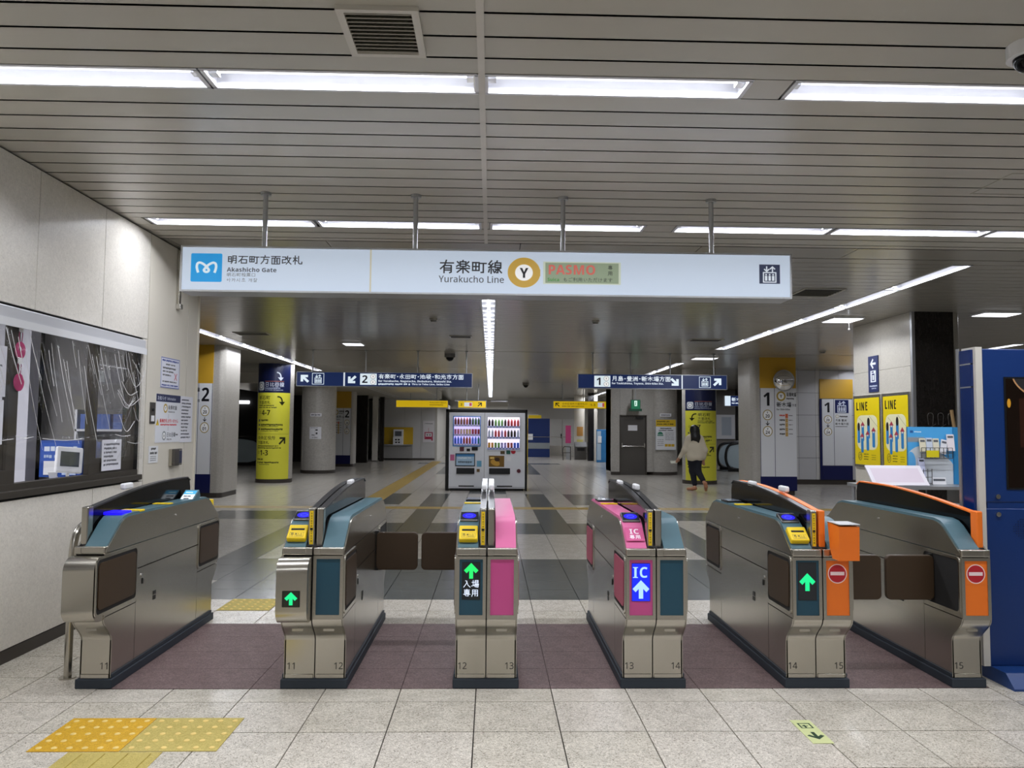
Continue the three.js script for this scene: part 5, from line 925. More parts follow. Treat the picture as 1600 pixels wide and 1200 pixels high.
{
  const ct = thing('counter', 'pale counter top inside the booth window', 'counter', [-3.4, 0, -4.6]);
  mesh('counter_top', rb(-0.35, 0.29, 0.96, 0.995, -2.6, 2.3, 0.006), std(0xb9b6b0, 0.5), ct); mesh('counter_front', bx(-0.3, 0.25, 0, 0.96, -2.55, 2.25), std(0x8f8c88, 0.6), ct);
  const mon = thing('small_monitor', 'small white tilted monitor on the booth counter', 'monitor', [-3.4, 0.996, -6.2], 0.85);
  mesh('monitor_foot', rb(-0.06, 0.06, 0, 0.012, -0.05, 0.05, 0.004), M.white, mon); mesh('monitor_stem', bar([0, 0.01, 0], [0, 0.1, -0.015], 0.012), M.white, mon);
  mesh('monitor_body', rb(-0.1, 0.1, 0, 0.21, -0.02, 0.02, 0.012, 3).rotateX(-0.18).rotateZ(-0.1).translate(0, 0.07, 0), M.white, mon); mesh('monitor_screen', bx(-0.07, 0.07, 0.05, 0.17, 0.0202, 0.0225).rotateX(-0.18).rotateZ(-0.1).translate(0, 0.07, 0), std(0x3b4148, 0.2), mon);
  const tr = thing('tray', 'blue plastic coin tray on the booth counter', 'tray', [-3.24, 0.996, -5.85]);
  mesh('tray_base', rb(-0.09, 0.09, 0, 0.008, -0.14, 0.14, 0.003), std(0x2273d8, 0.4), tr); mesh('tray_rim', [bx(-0.1, -0.09, 0, 0.03, -0.15, 0.15), bx(0.09, 0.1, 0, 0.03, -0.15, 0.15), bx(-0.1, 0.1, 0, 0.03, -0.15, -0.14), bx(-0.1, 0.1, 0, 0.03, 0.14, 0.15)], std(0x2273d8, 0.4), tr);
  const hs = thing('card_stand', 'white slip leaning in the blue coin tray', 'slip', [-3.24, 1.006, -5.75]); mesh('slip', bx(-0.03, 0.03, 0, 0.11, -0.003, 0.003).rotateX(0.5).translate(0, 0.001, 0), M.paper, hs);
  const sb = thing('leaflet_rack', 'blue leaflet rack with printed face inside the booth', 'rack', [-3.75, 0.996, -6.85]);
  mesh('rack_body', bx(-0.2, 0.16, 0, 0.32, -0.16, 0.1), std(0x1c49a0, 0.5), sb);
  mesh('rack_print', sheet(0.34, 0.16, -0.02, 0.22, 0.1012), printed(print(128, 64, (g, w, h) => { g.fillStyle = '#2757b4'; g.fillRect(0, 0, w, h); g.fillStyle = '#dfe6f2'; tiny(g, 10, 12, 110, 22, '#dfe6f2', 1); tiny(g, 10, 42, 110, 12, '#b9c8e2', 1); })), sb);
  mesh('leaflet', bx(-0.16, -0.04, 0.02, 0.14, 0.1, 0.108), M.paper, sb); mesh('leaflet', bx(0.0, 0.12, 0.02, 0.14, 0.1, 0.108), std(0xb8c9e8, 0.7), sb);
  const sh = thing('shelf', 'white shelf of blue files behind the booth counter', 'shelf', [-3.6, 0.996, -7.2]);
  mesh('shelf_board', [bx(-0.24, 0.3, 0.4, 0.42, -0.12, 0.12), bx(-0.24, -0.22, 0, 0.6, -0.12, 0.12), bx(0.28, 0.3, 0, 0.6, -0.12, 0.12)], M.white, sh);
  for (let i = 0; i < 4; i++) mesh('file', bx(-0.2 + i * 0.1, -0.12 + i * 0.1, 0, 0.3, -0.1, 0.08), std(i % 2 ? 0x3355a0 : 0xd4d9e6, 0.6), sh);
  for (let i = 0; i < 3; i++) mesh('file', bx(-0.2 + i * 0.15, -0.08 + i * 0.15, 0.42, 0.56, -0.1, 0.1), std(0x5a74b8, 0.6), sh);
  const dk = thing('screen_back', 'dark low monitor seen from behind in the booth', 'monitor', [-3.35, 0.996, -5.0], 0.3);
  mesh('monitor_back', rb(-0.16, 0.16, 0.06, 0.28, -0.02, 0.02, 0.01), std(0x23272c, 0.4), dk); mesh('monitor_foot', bx(-0.05, 0.05, 0, 0.07, -0.04, 0.04), M.black, dk);
  // pink tags hung from the window stile and papers on the panes
  for (const [y, n] of [[1.86, 'upper round pink tag hanging on the booth window stile'], [1.66, 'lower pink tag hanging on the booth window stile']]) {
    const t = thing('pink_tag', n, 'tag', [-2.955, y, -4.79]);
    const s = new THREE.Shape(); s.absellipse(0, 0.055, 0.05, 0.055, 0, Math.PI * 2); const hole = new THREE.Path(); hole.absellipse(0, 0.065, 0.016, 0.016, 0, Math.PI * 2); if (y > 1.8) s.holes.push(hole);
    mesh('tag_body', ext(s, 0.006).rotateY(Math.PI / 2), std(0xb52f6a, 0.5), t); mesh('tag_loop', tube([[0.003, 0.1, 0.01], [0.003, 0.17, 0.015], [0.003, 0.19, 0], [0.003, 0.17, -0.015], [0.003, 0.1, -0.01]], 0.003, 16, 6), std(0x8f2a58, 0.5), t); mesh('tag_clip', bx(0, 0.008, 0.17, 0.21, -0.016, 0.016), M.paper, t);
  }
  const txt = (w, h, n) => printed(print(128, Math.round((128 * h) / w), (g, W, H) => { g.fillStyle = '#e2e2ea'; g.fillRect(0, 0, W, H); for (let i = 0; i < n; i++) tiny(g, 12, 12 + (i * (H - 22)) / n, W - 24, Math.min(9, (H / n) * 0.42), '#55565e', 0.6 + rnd() * 0.4); }), { rough: 0.8 });
  const note = (label, z0, z1, y0, y1, mat, x = -2.949) => { const o = thing('notice', label, 'notice', [x, y0, -(z0 + z1) / 2]); const ns = mesh('notice_sheet', bx(0, 0.003, 0, y1 - y0, -(z1 - z0) / 2, (z1 - z0) / 2), M.paper, o); mesh('notice_print', sheet(z1 - z0, y1 - y0, 0.0036, (y1 - y0) / 2, 0, Math.PI / 2), mat, ns); return o; };
  note('large white typed sheet taped inside the booth pane, the higher one', 4.38, 4.7, 1.62, 1.93, txt(0.32, 0.31, 9), -2.9785); note('large white typed sheet taped inside the booth pane, the lower one', 4.4, 4.69, 1.33, 1.6, txt(0.29, 0.27, 8), -2.9785);
  note('white typed notice on the sliding pane beside the wall end', 5.9, 6.2, 1.1, 1.34, txt(0.3, 0.24, 6), -2.9865);
  note('white notice with a red cross taped highest on the wall end', 6.79, 7.19, 1.795, 2.07, printed(print(160, 120, (g, W, H) => { g.fillStyle = '#e2e3ee'; g.fillRect(0, 0, W, H); g.strokeStyle = '#5a68a8'; g.lineWidth = 3; g.strokeRect(2, 2, W - 4, H - 4); tiny(g, 10, 8, 140, 8, '#3c4a90', 1); tiny(g, 40, 24, 80, 6, '#555', 1); for (let i = 0; i < 3; i++) tiny(g, 16, 38 + i * 14, 110 - i * 20, 7, '#555', 1); g.strokeStyle = '#c05560'; g.lineWidth = 4; g.beginPath(); g.moveTo(116, 58); g.lineTo(138, 86); g.moveTo(138, 58); g.lineTo(116, 86); g.stroke(); tiny(g, 16, 92, 120, 6, '#555', 1); tiny(g, 10, 106, 140, 7, '#3c4a90', 1); }), { rough: 0.8 }));
  note('white information board with navy heading and red warning on the wall end', 6.72, 7.235, 1.302, 1.735, printed(print(320, 270, (g, W, H) => {
    g.fillStyle = '#e0e2e8'; g.fillRect(0, 0, W, H); g.fillStyle = '#1c2652'; g.fillRect(0, 0, W, 42); write(g, 'お知らせ', 14, 8, 28, '#e8ecf4'); write(g, 'Information', 140, 12, 22, '#e8ecf4', { font: '' });
    ring(g, 120, 78, 26, 10, '#b2963f', 'Y'); write(g, '有楽町線', 154, 58, 30, '#2a2b30'); write(g, 'Yurakucho Line', 156, 90, 13, '#2a2b30'); g.fillStyle = '#777'; for (const y of [112, 120, 128]) g.fillRect(160, y, 4, 5);
    g.fillStyle = '#d8b41a'; g.beginPath(); g.moveTo(24, 138); g.lineTo(44, 174); g.lineTo(4, 174); g.fill(); g.fillStyle = '#222'; g.fillRect(22, 150, 4, 14); write(g, '乗換改札は行いません', 50, 136, 25, '#c8323c', { bold: 0.11 }); tiny(g, 60, 166, 220, 9, '#c8323c', 1);
    g.fillStyle = '#777'; for (const y of [182, 190, 198]) g.fillRect(160, y, 4, 5); ring(g, 112, 232, 26, 9, '#8e9498', 'H'); write(g, '日比谷線', 146, 212, 30, '#2a2b30'); write(g, 'Hibiya Line', 148, 246, 13, '#2a2b30'); tiny(g, 268, 222, 30, 10, '#444', 1); }), { rough: 0.5 }));
  note('narrow white typed sheet beside the information board', 7.24, 7.53, 1.295, 1.735, txt(0.29, 0.44, 12));
  note('small white notice low beside the window edge on the wall end', 6.61, 6.79, 1.128, 1.275, printed(print(96, 80, (g, W, H) => { g.fillStyle = '#dfe0e2'; g.fillRect(0, 0, W, H); tiny(g, 22, 8, 50, 12, '#444', 1); tiny(g, 12, 28, 74, 12, '#444', 1); for (let i = 0; i < 3; i++) tiny(g, 16, 48 + i * 9, 60, 4, '#777', 1); }), { rough: 0.8 }));
  const ic = thing('intercom', 'steel intercom box with open flap on the wall end', 'intercom', [-2.949, 1.085, -7.12]);
  mesh('box_body', rb(0, 0.035, 0, 0.155, -0.12, 0.1, 0.006), M.steel, ic); mesh('box_flap', rb(0.034, 0.06, 0.0, 0.155, 0.0, 0.1, 0.006), M.steelDark, ic); mesh('box_panel', bx(0.0352, 0.038, 0.02, 0.135, -0.11, -0.01), std(0x28304e, 0.4), ic);
  const pl = thing('wall_plate', 'narrow steel plate with a keyhole beside the information board', 'plate', [-2.949, 1.47, -6.655]);
  mesh('plate', rb(0, 0.006, 0, 0.185, -0.05, 0.05, 0.002), M.steelDark, pl); mesh('plate_sticker', bx(0.006, 0.0075, 0.02, 0.07, -0.03, 0.03), M.paper, pl); mesh('plate_knob', new THREE.CylinderGeometry(0.013, 0.013, 0.01, 14).rotateZ(Math.PI / 2).translate(0.009, 0.12, 0), M.black, pl);
  const bk = thing('wall_bracket', 'vertical steel bracket high on the wall end below the ceiling', 'bracket', [-2.949, 2.56, -7.09]);
  mesh('bracket_bar', rb(0, 0.03, 0, 0.54, -0.025, 0.025, 0.006), M.steel, bk); mesh('bracket_foot', rb(0, 0.045, -0.02, 0.03, -0.03, 0.03, 0.006), M.steelBright, bk);
}

// ---------------------------------------------------------------- vending machines
const bottleGeo = new THREE.LatheGeometry([[0, 0], [0.026, 0], [0.028, 0.01], [0.028, 0.1], [0.024, 0.12], [0.012, 0.145], [0.011, 0.165], [0, 0.165]].map(([a, b]) => new THREE.Vector2(a, b)), 12);
const canGeo = new THREE.LatheGeometry([[0, 0], [0.024, 0], [0.029, 0.012], [0.029, 0.105], [0.024, 0.118], [0, 0.118]].map(([a, b]) => new THREE.Vector2(a, b)), 12);
const drinkColors = [0x7a2a1c, 0x3a1c14, 0x8a5a3a, 0x3d6b34, 0xd88aa0, 0xe6c9b0, 0xd8b880, 0xb03040, 0x3c6ee0, 0x5a88f0, 0xb4543a, 0x2f9aa0, 0xe0a82a, 0x80b860, 0xb8b0e0, 0xd0dce8, 0x2a1a16, 0xd84848].map((c) => std(c, 0.35));
const glowPanel = std(0xdad6ff, 0.6, 0, { emissive: 0xcfc6ff, emissiveIntensity: 0.75 }), glowPanel2 = std(0xf0e8f4, 0.6, 0, { emissive: 0xf4ecff, emissiveIntensity: 0.75 });
function vending(label, x0, x1, rows, opts) {
  const cx = (x0 + x1) / 2, W = (x1 - x0) / 2, o = thing('vending_machine', label, 'vending machine', [cx, 0, -17.7]);
  const wx0 = opts.win[0] - cx, wx1 = opts.win[1] - cx, wy0 = opts.win[2], wy1 = opts.win[3], body = std(0xe0e2e6, 0.35);
  mesh('cabinet', [bx(-W, W, 0.06, 1.82, -0.72, -0.12), bx(-W, wx0, wy0, wy1, -0.12, 0), bx(wx1, W, wy0, wy1, -0.12, 0), bx(-W, W, 0.06, wy0, -0.12, 0), bx(-W, W, wy1, 1.82, -0.12, 0)], body, o);
  mesh('foot', bx(-W + 0.03, W - 0.03, 0, 0.06, -0.7, -0.04), M.black, o);
  mesh('lit_back', bx(wx0, wx1, wy0, wy1, -0.119, -0.115), opts.glow, o, 'lit lavender display back');
  mesh('window_trim', frontPlate(wx0 - 0.02, wx1 + 0.02, wy0 - 0.02, wy1 + 0.02, 0.01, 0, 0.012, [wx0, wx1, wy0, wy1, 0.004]), opts.trim, o);
  mesh('window_pane', bx(wx0, wx1, wy0, wy1, -0.008, -0.004), M.glass, o);
  const n = rows.length, step = (wy1 - wy0) / n;
  rows.forEach((row, r) => {
    const sy = wy1 - (r + 1) * step + 0.045;
    const ds = mesh('drink_shelf', bx(wx0, wx1, sy - 0.045, sy, -0.115, -0.03), opts.shelf, o);
    for (let k = 0; k < row.length; k++) mesh('select_button', bx(wx0 + ((k + 0.5) * (wx1 - wx0)) / row.length - 0.02, wx0 + ((k + 0.5) * (wx1 - wx0)) / row.length + 0.02, sy - 0.032, sy - 0.012, -0.03, -0.026), M.white, ds);
    row.forEach((c, k) => { const b = mesh('drink', row.can ? canGeo : bottleGeo, drinkColors[c], scene); b.position.set(cx + wx0 + ((k + 0.5) * (wx1 - wx0)) / row.length, sy + 0.001, -17.7 - 0.075); tag(b, opts.drink + ['top', 'middle', 'bottom'][r] + ' row', 'drink', opts.group + ', ' + ['top', 'middle', 'bottom'][r] + ' row'); });
  });
  const l = new THREE.RectAreaLight(0xe8e2ff, 2.2, wx1 - wx0, 0.08); l.position.set((wx0 + wx1) / 2, wy1 - 0.004, -0.05); l.rotation.x = -Math.PI / 2; l.name = 'display_light'; o.add(l);
  mesh('outlet', frontPlate(opts.out[0] - cx, opts.out[1] - cx, 0.4, 0.53, 0.01, -0.001, 0.012), std(0x25272a, 0.3), o); mesh('outlet_lip', bx(opts.out[0] - cx, opts.out[1] - cx, 0.395, 0.405, 0, 0.03), M.black, o);
  mesh('vent_slot', bx(-0.18, 0.18, 0.1, 0.125, 0, 0.004), M.black, o); mesh('seam', bx(-W, W, 0.085, 0.09, 0, 0.003), M.gap, o);
  return o;
}
{
  const r1 = [0, 0, 2, 2, 10, 1, 3, 3, 3], r2 = [4, 4, 5, 5, 6, 6, 7, 7, 7], r3 = [8, 9, 9, 10, 10, 10, 9, 9, 11]; r2.can = true;
  const a = vending('pale vending machine with blue trimmed lavender window and a sticker sheet', -0.98, -0.155, [r1, r2, r3], { win: [-0.87, -0.26, 1.05, 1.72], glow: glowPanel, trim: std(0x3f86c4, 0.4), shelf: std(0xb9b6e6, 0.5), out: [-0.8, -0.38], drink: 'drink in the blue trimmed vending machine, ', group: 'drinks in the blue trimmed machine' });
  mesh('menu_sheet', bx(-0.26, 0.2, 0.57, 0.87, 0, 0.008), std(0x1d2024, 0.3), a); mesh('menu_print', sheet(0.42, 0.26, -0.03, 0.72, 0.0088), printed(print(128, 80, (g, w, h) => { g.fillStyle = '#a9c6dc'; g.fillRect(0, 0, w, h); g.fillStyle = '#3f7fb4'; g.fillRect(0, 0, w, 16); tiny(g, 10, 22, 100, 10, '#e6eef4', 1); tiny(g, 14, 48, 100, 16, '#5a6a78', 1); })), a);
  mesh('coin_panel', bx(-0.16, -0.06, 0.92, 1.02, 0, 0.012), std(0x5a3038, 0.4), a); mesh('card_panel', bx(0.12, 0.26, 0.94, 1.02, 0, 0.016), M.black, a); mesh('coin_panel', bx(0.0, 0.08, 0.92, 0.98, 0, 0.012), M.black, a); mesh('round_sticker', new THREE.CylinderGeometry(0.06, 0.06, 0.004, 24).rotateX(Math.PI / 2).translate(-0.28, 0.98, 0.003), M.white, a); mesh('pink_sticker', bx(-0.38, -0.28, 0.7, 0.84, 0, 0.003), std(0xc86a94, 0.5), a); mesh('blue_sticker', bx(0.24, 0.35, 0.56, 0.7, 0, 0.003), std(0x6aa6c4, 0.5), a); mesh('coin_return', bx(0.24, 0.31, 0.44, 0.51, 0, 0.01), std(0x6a5230, 0.4), a);
  const s1 = [16, 16, 13, 13, 13, 16, 7, 17, 17, 17], s2 = [15, 15, 17, 17, 14, 17, 16, 16, 16, 15], s3 = [12, 12, 13, 13, 14, 14, 10, 10, 8, 8]; s3.can = true;
  const b = vending('white vending machine with red disc sticker and golden food picture', -0.15, 0.795, [s1, s2, s3], { win: [-0.08, 0.67, 0.96, 1.72], glow: glowPanel2, trim: std(0xd4d6da, 0.3), shelf: std(0x7f8fd0, 0.5), out: [-0.04, 0.45], drink: 'drink in the white vending machine, ', group: 'drinks in the white machine' });
  mesh('picture', sheet(0.36, 0.26, -0.19, 0.69, 0.0022), printed(print(96, 70, (g, w, h) => { g.fillStyle = '#7a5a1e'; g.fillRect(0, 0, w, h); g.fillStyle = '#c89a3a'; g.beginPath(); g.ellipse(40, 44, 30, 18, 0.4, 0, 7); g.fill(); g.fillStyle = '#3a2418'; g.beginPath(); g.ellipse(52, 24, 16, 12, 0, 0, 7); g.fill(); g.fillStyle = '#e8c46a'; g.fillRect(8, 8, 26, 12); })), b);
  mesh('red_disc', new THREE.CylinderGeometry(0.055, 0.055, 0.006, 24).rotateX(Math.PI / 2).translate(0.2, 0.92, 0.003), std(0xb02030, 0.4), b); mesh('coin_panel', bx(-0.1, 0.0, 0.86, 0.93, 0, 0.012), std(0x5a4a30, 0.4), b); mesh('card_panel', bx(0.04, 0.13, 0.86, 0.95, 0, 0.012), std(0x1e5a50, 0.4), b); mesh('sticker', bx(0.05, 0.15, 0.7, 0.8, 0, 0.003), M.white, b); mesh('coin_return', new THREE.CylinderGeometry(0.045, 0.045, 0.02, 20).rotateX(Math.PI / 2).translate(0.33, 0.47, 0.01), std(0x5a2430, 0.4), b);
  const f = thing('vending_surround', 'black frame enclosing the pair of vending machines', 'frame', [-0.09, 0, -17.72]);
  mesh('frame_side', bx(-0.97, -0.905, 0, 1.9, -0.75, 0), M.black, f); mesh('frame_side', bx(0.9, 0.94, 0, 1.9, -0.75, 0), M.black, f); mesh('frame_top', bx(-0.97, 0.94, 1.84, 1.9, -0.75, 0), M.black, f);
}

// ---------------------------------------------------------------- blue display kiosk, leaflet stand
{
  const k = thing('display_kiosk', 'tall deep blue display kiosk with a dark screen beside the last gate', 'kiosk', [3.45, 0, -4.45]);
  mesh('upper_body', rb(-0.5, 0.56, 1.035, 1.955, -0.14, 0, 0.008), M.kioskBlue, k); mesh('lower_body', rb(-0.5, 0.56, 0.08, 1.0, -0.14, 0, 0.008), M.kioskBlue, k); mesh('seam_plate', bx(-0.49, 0.55, 0.998, 1.038, -0.13, -0.004), M.kioskBlue, k);
  mesh('edge_strip', bx(-0.542, -0.502, 0.08, 1.965, -0.13, 0.004), std(0xd2cec4, 0.4), k, 'pale edge strip'); mesh('side_panel', bx(-0.558, -0.543, 0.08, 1.95, -0.13, -0.02), std(0x0d2a66, 0.15), k); 
  for (const y of [0.5, 1.72, 1.86]) mesh('side_joint', bx(-0.5595, -0.543, y, y + 0.008, -0.13, -0.02), M.alu, k);
  mesh('side_frame', bx(-0.566, -0.559, 0.08, 1.965, -0.15, -0.125), M.alu, k);
  mesh('screen', bx(-0.372, 0.4, 1.112, 1.785, 0.0, 0.004), M.black, k);
  mesh('screen_picture', sheet(0.75, 0.65, 0.014, 1.449, 0.0048), printed(print(384, 332, (g, w, h) => {
    g.fillStyle = '#140c08'; g.fillRect(0, 0, w, h); g.fillStyle = '#2a1710'; g.fillRect(40, 60, w - 40, 150); g.fillStyle = '#3a2014'; g.fillRect(60, 210, w - 60, 70); g.fillStyle = '#c08a2a'; g.beginPath(); g.ellipse(8, 75, 6, 14, 0, 0, 7); g.fill();
    g.strokeStyle = '#a97f58'; g.lineWidth = 5; g.beginPath(); g.ellipse(170, -20, 150, 90, 0, 0, 7); g.fillStyle = '#2b2a2c'; g.fill(); g.stroke(); g.fillStyle = '#8a3030'; g.beginPath(); g.ellipse(120, 6, 46, 30, 0.3, 0, 7); g.fill(); g.fillStyle = '#5a6a48'; g.beginPath(); g.ellipse(200, 10, 40, 26, 0, 0, 7); g.fill(); g.fillStyle = '#5a3418'; g.fillRect(80, 284, w - 80, 6); }), { glow: 0.5, rough: 0.15 }), k, 'dim picture of a dish');
  for (const y of [0.965, 1.07]) mesh('lock_button', new THREE.CylinderGeometry(0.014, 0.014, 0.01, 18).rotateX(Math.PI / 2).translate(-0.43, y, 0.005), M.steelBright, k);
  const holes = []; for (let i = -4; i <= 4; i++) for (let j = -4; j <= 4; j++) if (i * i + j * j < 18) holes.push(new THREE.CylinderGeometry(0.004, 0.004, 0.002, 6).rotateX(Math.PI / 2).translate(-0.28 + i * 0.014, 0.88 + j * 0.014, 0.001)); const sp = mesh('speaker_holes', holes, std(0x0b2450, 0.5), k); sp.userData.kind = 'stuff';
  mesh('foot_plate', sideways([[0.2, 0], [0.2, 0.012], [0.13, 0.08], [-0.2, 0.08], [-0.2, 0]], -0.5, 0.62), std(0x1a3f7c, 0.4), k);
}
{
  const r = thing('leaflet_stand', 'leaflet stand with blue back board behind the last gate', 'stand', [4.32, 0, -7.2]);
  mesh('back_board', bx(-0.3, 0.3, 0.95, 1.5, -0.02, 0), M.rackBlue, r);
  mesh('board_print', sheet(0.44, 0.55, -0.08, 1.225, 0.0008), printed(print(256, 320, (g, w, h) => { g.fillStyle = '#4ba3dc'; g.fillRect(0, 0, w, h); g.fillStyle = '#c7ccd0'; g.beginPath(); g.moveTo(0, h); g.lineTo(0, 150); g.bezierCurveTo(40, 100, 90, 96, 140, 130); g.bezierCurveTo(200, 150, 250, 190, w, 210); g.lineTo(w, h); g.fill(); g.fillStyle = '#8d9296'; g.fillRect(0, 60, 90, 24); for (let i = 0; i < 14; i++) g.fillRect(2 + i * 7, 54, 2, 34); g.fillStyle = '#2a5c9c'; g.fillRect(14, 20, 18, 14); tiny(g, 38, 24, 40, 8, '#d8e8f4', 1); g.fillStyle = '#5aa8dc'; g.beginPath(); g.ellipse(16, 200, 28, 60, 0, 0, 7); g.fill(); })), r);
  mesh('side_board', bx(0.145, 0.3, 0.95, 1.5, 0, 0.012), std(0x2a7db0, 0.45), r);
  mesh('top_shelf', bx(-0.78, 0.3, 0.915, 0.945, -0.25, 0.25), M.alu, r); mesh('low_shelf', bx(-0.7, 0.28, 0.72, 0.74, -0.22, 0.22), std(0x77736c, 0.4), r);
  for (const [x, z] of [[-0.74, 0.2], [0.26, 0.2], [-0.74, -0.2], [0.26, -0.2]]) mesh('leg', bar([x, 0, z], [x, 0.915, z], 0.018), M.alu, r);
  mesh('stand_end', bx(0.22, 0.3, 0.05, 0.9, -0.24, 0.22), std(0x8c8a86, 0.4), r);
  const b = thing('slanted_board', 'pale slanted desk board on the leaflet stand', 'board', [3.82, 0.946, -7.04]);
  mesh('board', bx(-0.265, 0.265, 0, 0.24, -0.006, 0.006).rotateX(-0.75).translate(0, 0.005, 0.08), std(0xd9d4da, 0.5), b); mesh('board_prop', bx(-0.2, 0.2, 0, 0.155, -0.005, 0.005).translate(0, 0, -0.09), M.alu, b);
  mesh('board_sheet', sheet(0.46, 0.17, 0, 0.12, 0.0068).rotateX(-0.75).translate(0, 0.005, 0.08), std(0xcfc2cc, 0.6), b);
  const lf = (label, x, y, w, h, col, tilt = 0) => { const o = thing('leaflet', label, 'leaflet', [x, y, -7.17]); const ls = mesh('leaflet_sheet', bx(-w / 2, w / 2, 0, h, 0, 0.01).rotateX(-0.12).rotateZ(tilt), std(col, 0.6), o); mesh('leaflet_head', bx(-w / 2 + 0.008, w / 2 - 0.008, h - 0.035, h - 0.015, 0.01, 0.0112).rotateX(-0.12).rotateZ(tilt), std(0x55585e, 0.6), ls); return o; };
  lf('cream leaflet at the booth end of the upper wire pocket', 4.15, 1.26, 0.06, 0.13, 0xd8d2b8); lf('pale blue leaflet in the upper wire pocket', 4.215, 1.26, 0.06, 0.135, 0xc4cedc); lf('cream leaflet beside the pale blue one in the upper wire pocket', 4.28, 1.26, 0.06, 0.13, 0xd8d4be); lf('white leaflets fanned out in the upper wire pocket', 4.34, 1.24, 0.06, 0.14, 0xdcdce0, -0.2); lf('white and red leaflet in the highest pocket of the stand', 4.425, 1.27, 0.07, 0.16, 0xe0d8da); lf('pale violet leaflet in the lower wire pocket', 4.14, 1.002, 0.06, 0.2, 0xc8cce4); lf('white card standing on the leaflet stand shelf', 4.3, 0.947, 0.13, 0.07, 0xe4e4e6);
  const wr1 = []; for (let i = 0; i < 3; i++) wr1.push(bar([-0.2, 1.2 + i * 0.05, 0.06], [0.1, 1.2 + i * 0.05, 0.06], 0.003, 6)); for (let i = 0; i < 8; i++) wr1.push(bar([-0.2 + i * 0.043, 1.2, 0.06], [-0.2 + i * 0.043, 1.3, 0.06], 0.003, 6), bar([-0.2 + i * 0.043, 1.2, 0.0], [-0.2 + i * 0.043, 1.2, 0.06], 0.003, 6)); const w1 = mesh('wire_pocket', wr1, M.bronze, r); w1.userData.kind = 'stuff';
  const wr2 = []; for (let i = 0; i < 3; i++) wr2.push(bar([-0.23, 0.96 + i * 0.06, 0.07], [-0.11, 0.96 + i * 0.06, 0.07], 0.003, 6)); for (let i = 0; i < 4; i++) wr2.push(bar([-0.23 + i * 0.04, 0.95, 0.07], [-0.23 + i * 0.04, 1.1, 0.07], 0.003, 6)); const w2 = mesh('wire_pocket', wr2, M.bronze, r); w2.userData.kind = 'stuff';
  const yc = thing('price_card', 'yellow card clipped on the wire pocket of the leaflet stand', 'card', [4.22, 1.21, -7.128]); mesh('card', bx(-0.06, 0.06, 0, 0.065, 0, 0.004), std(0xd8c81a, 0.5), yc);
  for (const [x, c, n] of [[4.05, 0xe6e2e4, 'white leaflet pile on the low shelf of the stand'], [4.2, 0xd8c8d0, 'pinkish leaflet pile on the low shelf of the stand'], [4.42, 0xe4e4e0, 'loose white sheet on the low shelf of the stand']]) { const o = thing('leaflet_pile', n, 'leaflets', [x, 0.741, -7.12]); mesh('pile', rb(-0.06, 0.06, 0, 0.03, -0.08, 0.08, 0.002), std(c, 0.7), o); mesh('top_sheet', bx(-0.05, 0.055, 0.03, 0.031, -0.07, 0.075), M.paper, o); }
  const wk = thing('wire_rack', 'wire hook rack standing before the black pillar face', 'rack', [6.05, 0, -10.05]);
  const wires = [bar([-0.2, 0, 0], [-0.2, 1.5, 0], 0.008), bar([0.3, 0, 0], [0.3, 1.5, 0], 0.008), bar([-0.2, 1.48, 0], [0.3, 1.52, 0], 0.005), bar([-0.2, 1.3, 0], [0.3, 1.3, 0], 0.005)]; for (let i = 0; i < 4; i++) wires.push(tube([[-0.16 + i * 0.14, 1.55, 0.02], [-0.16 + i * 0.14, 1.7, 0.02], [-0.1 + i * 0.14, 1.7, 0.02], [-0.1 + i * 0.14, 1.55, 0.02]], 0.004, 14, 6), bar([-0.2 + i * 0.14, 1.47, 0.02], [-0.06 + i * 0.14, 1.56, 0.02], 0.004, 6)); mesh('frame_wire', wires, M.steelDark, wk);
  const st = thing('wooden_stick', 'pale wooden stick leaning on the wire rack', 'stick', [6.2, 0, -9.95]); mesh('stick', bar([0.16, 0.02, 0.05], [-0.02, 1.75, -0.03], 0.022), std(0x9c7f56, 0.6), st); mesh('stick_label', bar([0.065, 0.93, 0.006], [0.03, 1.27, -0.009], 0.0235), M.paper, st);
}

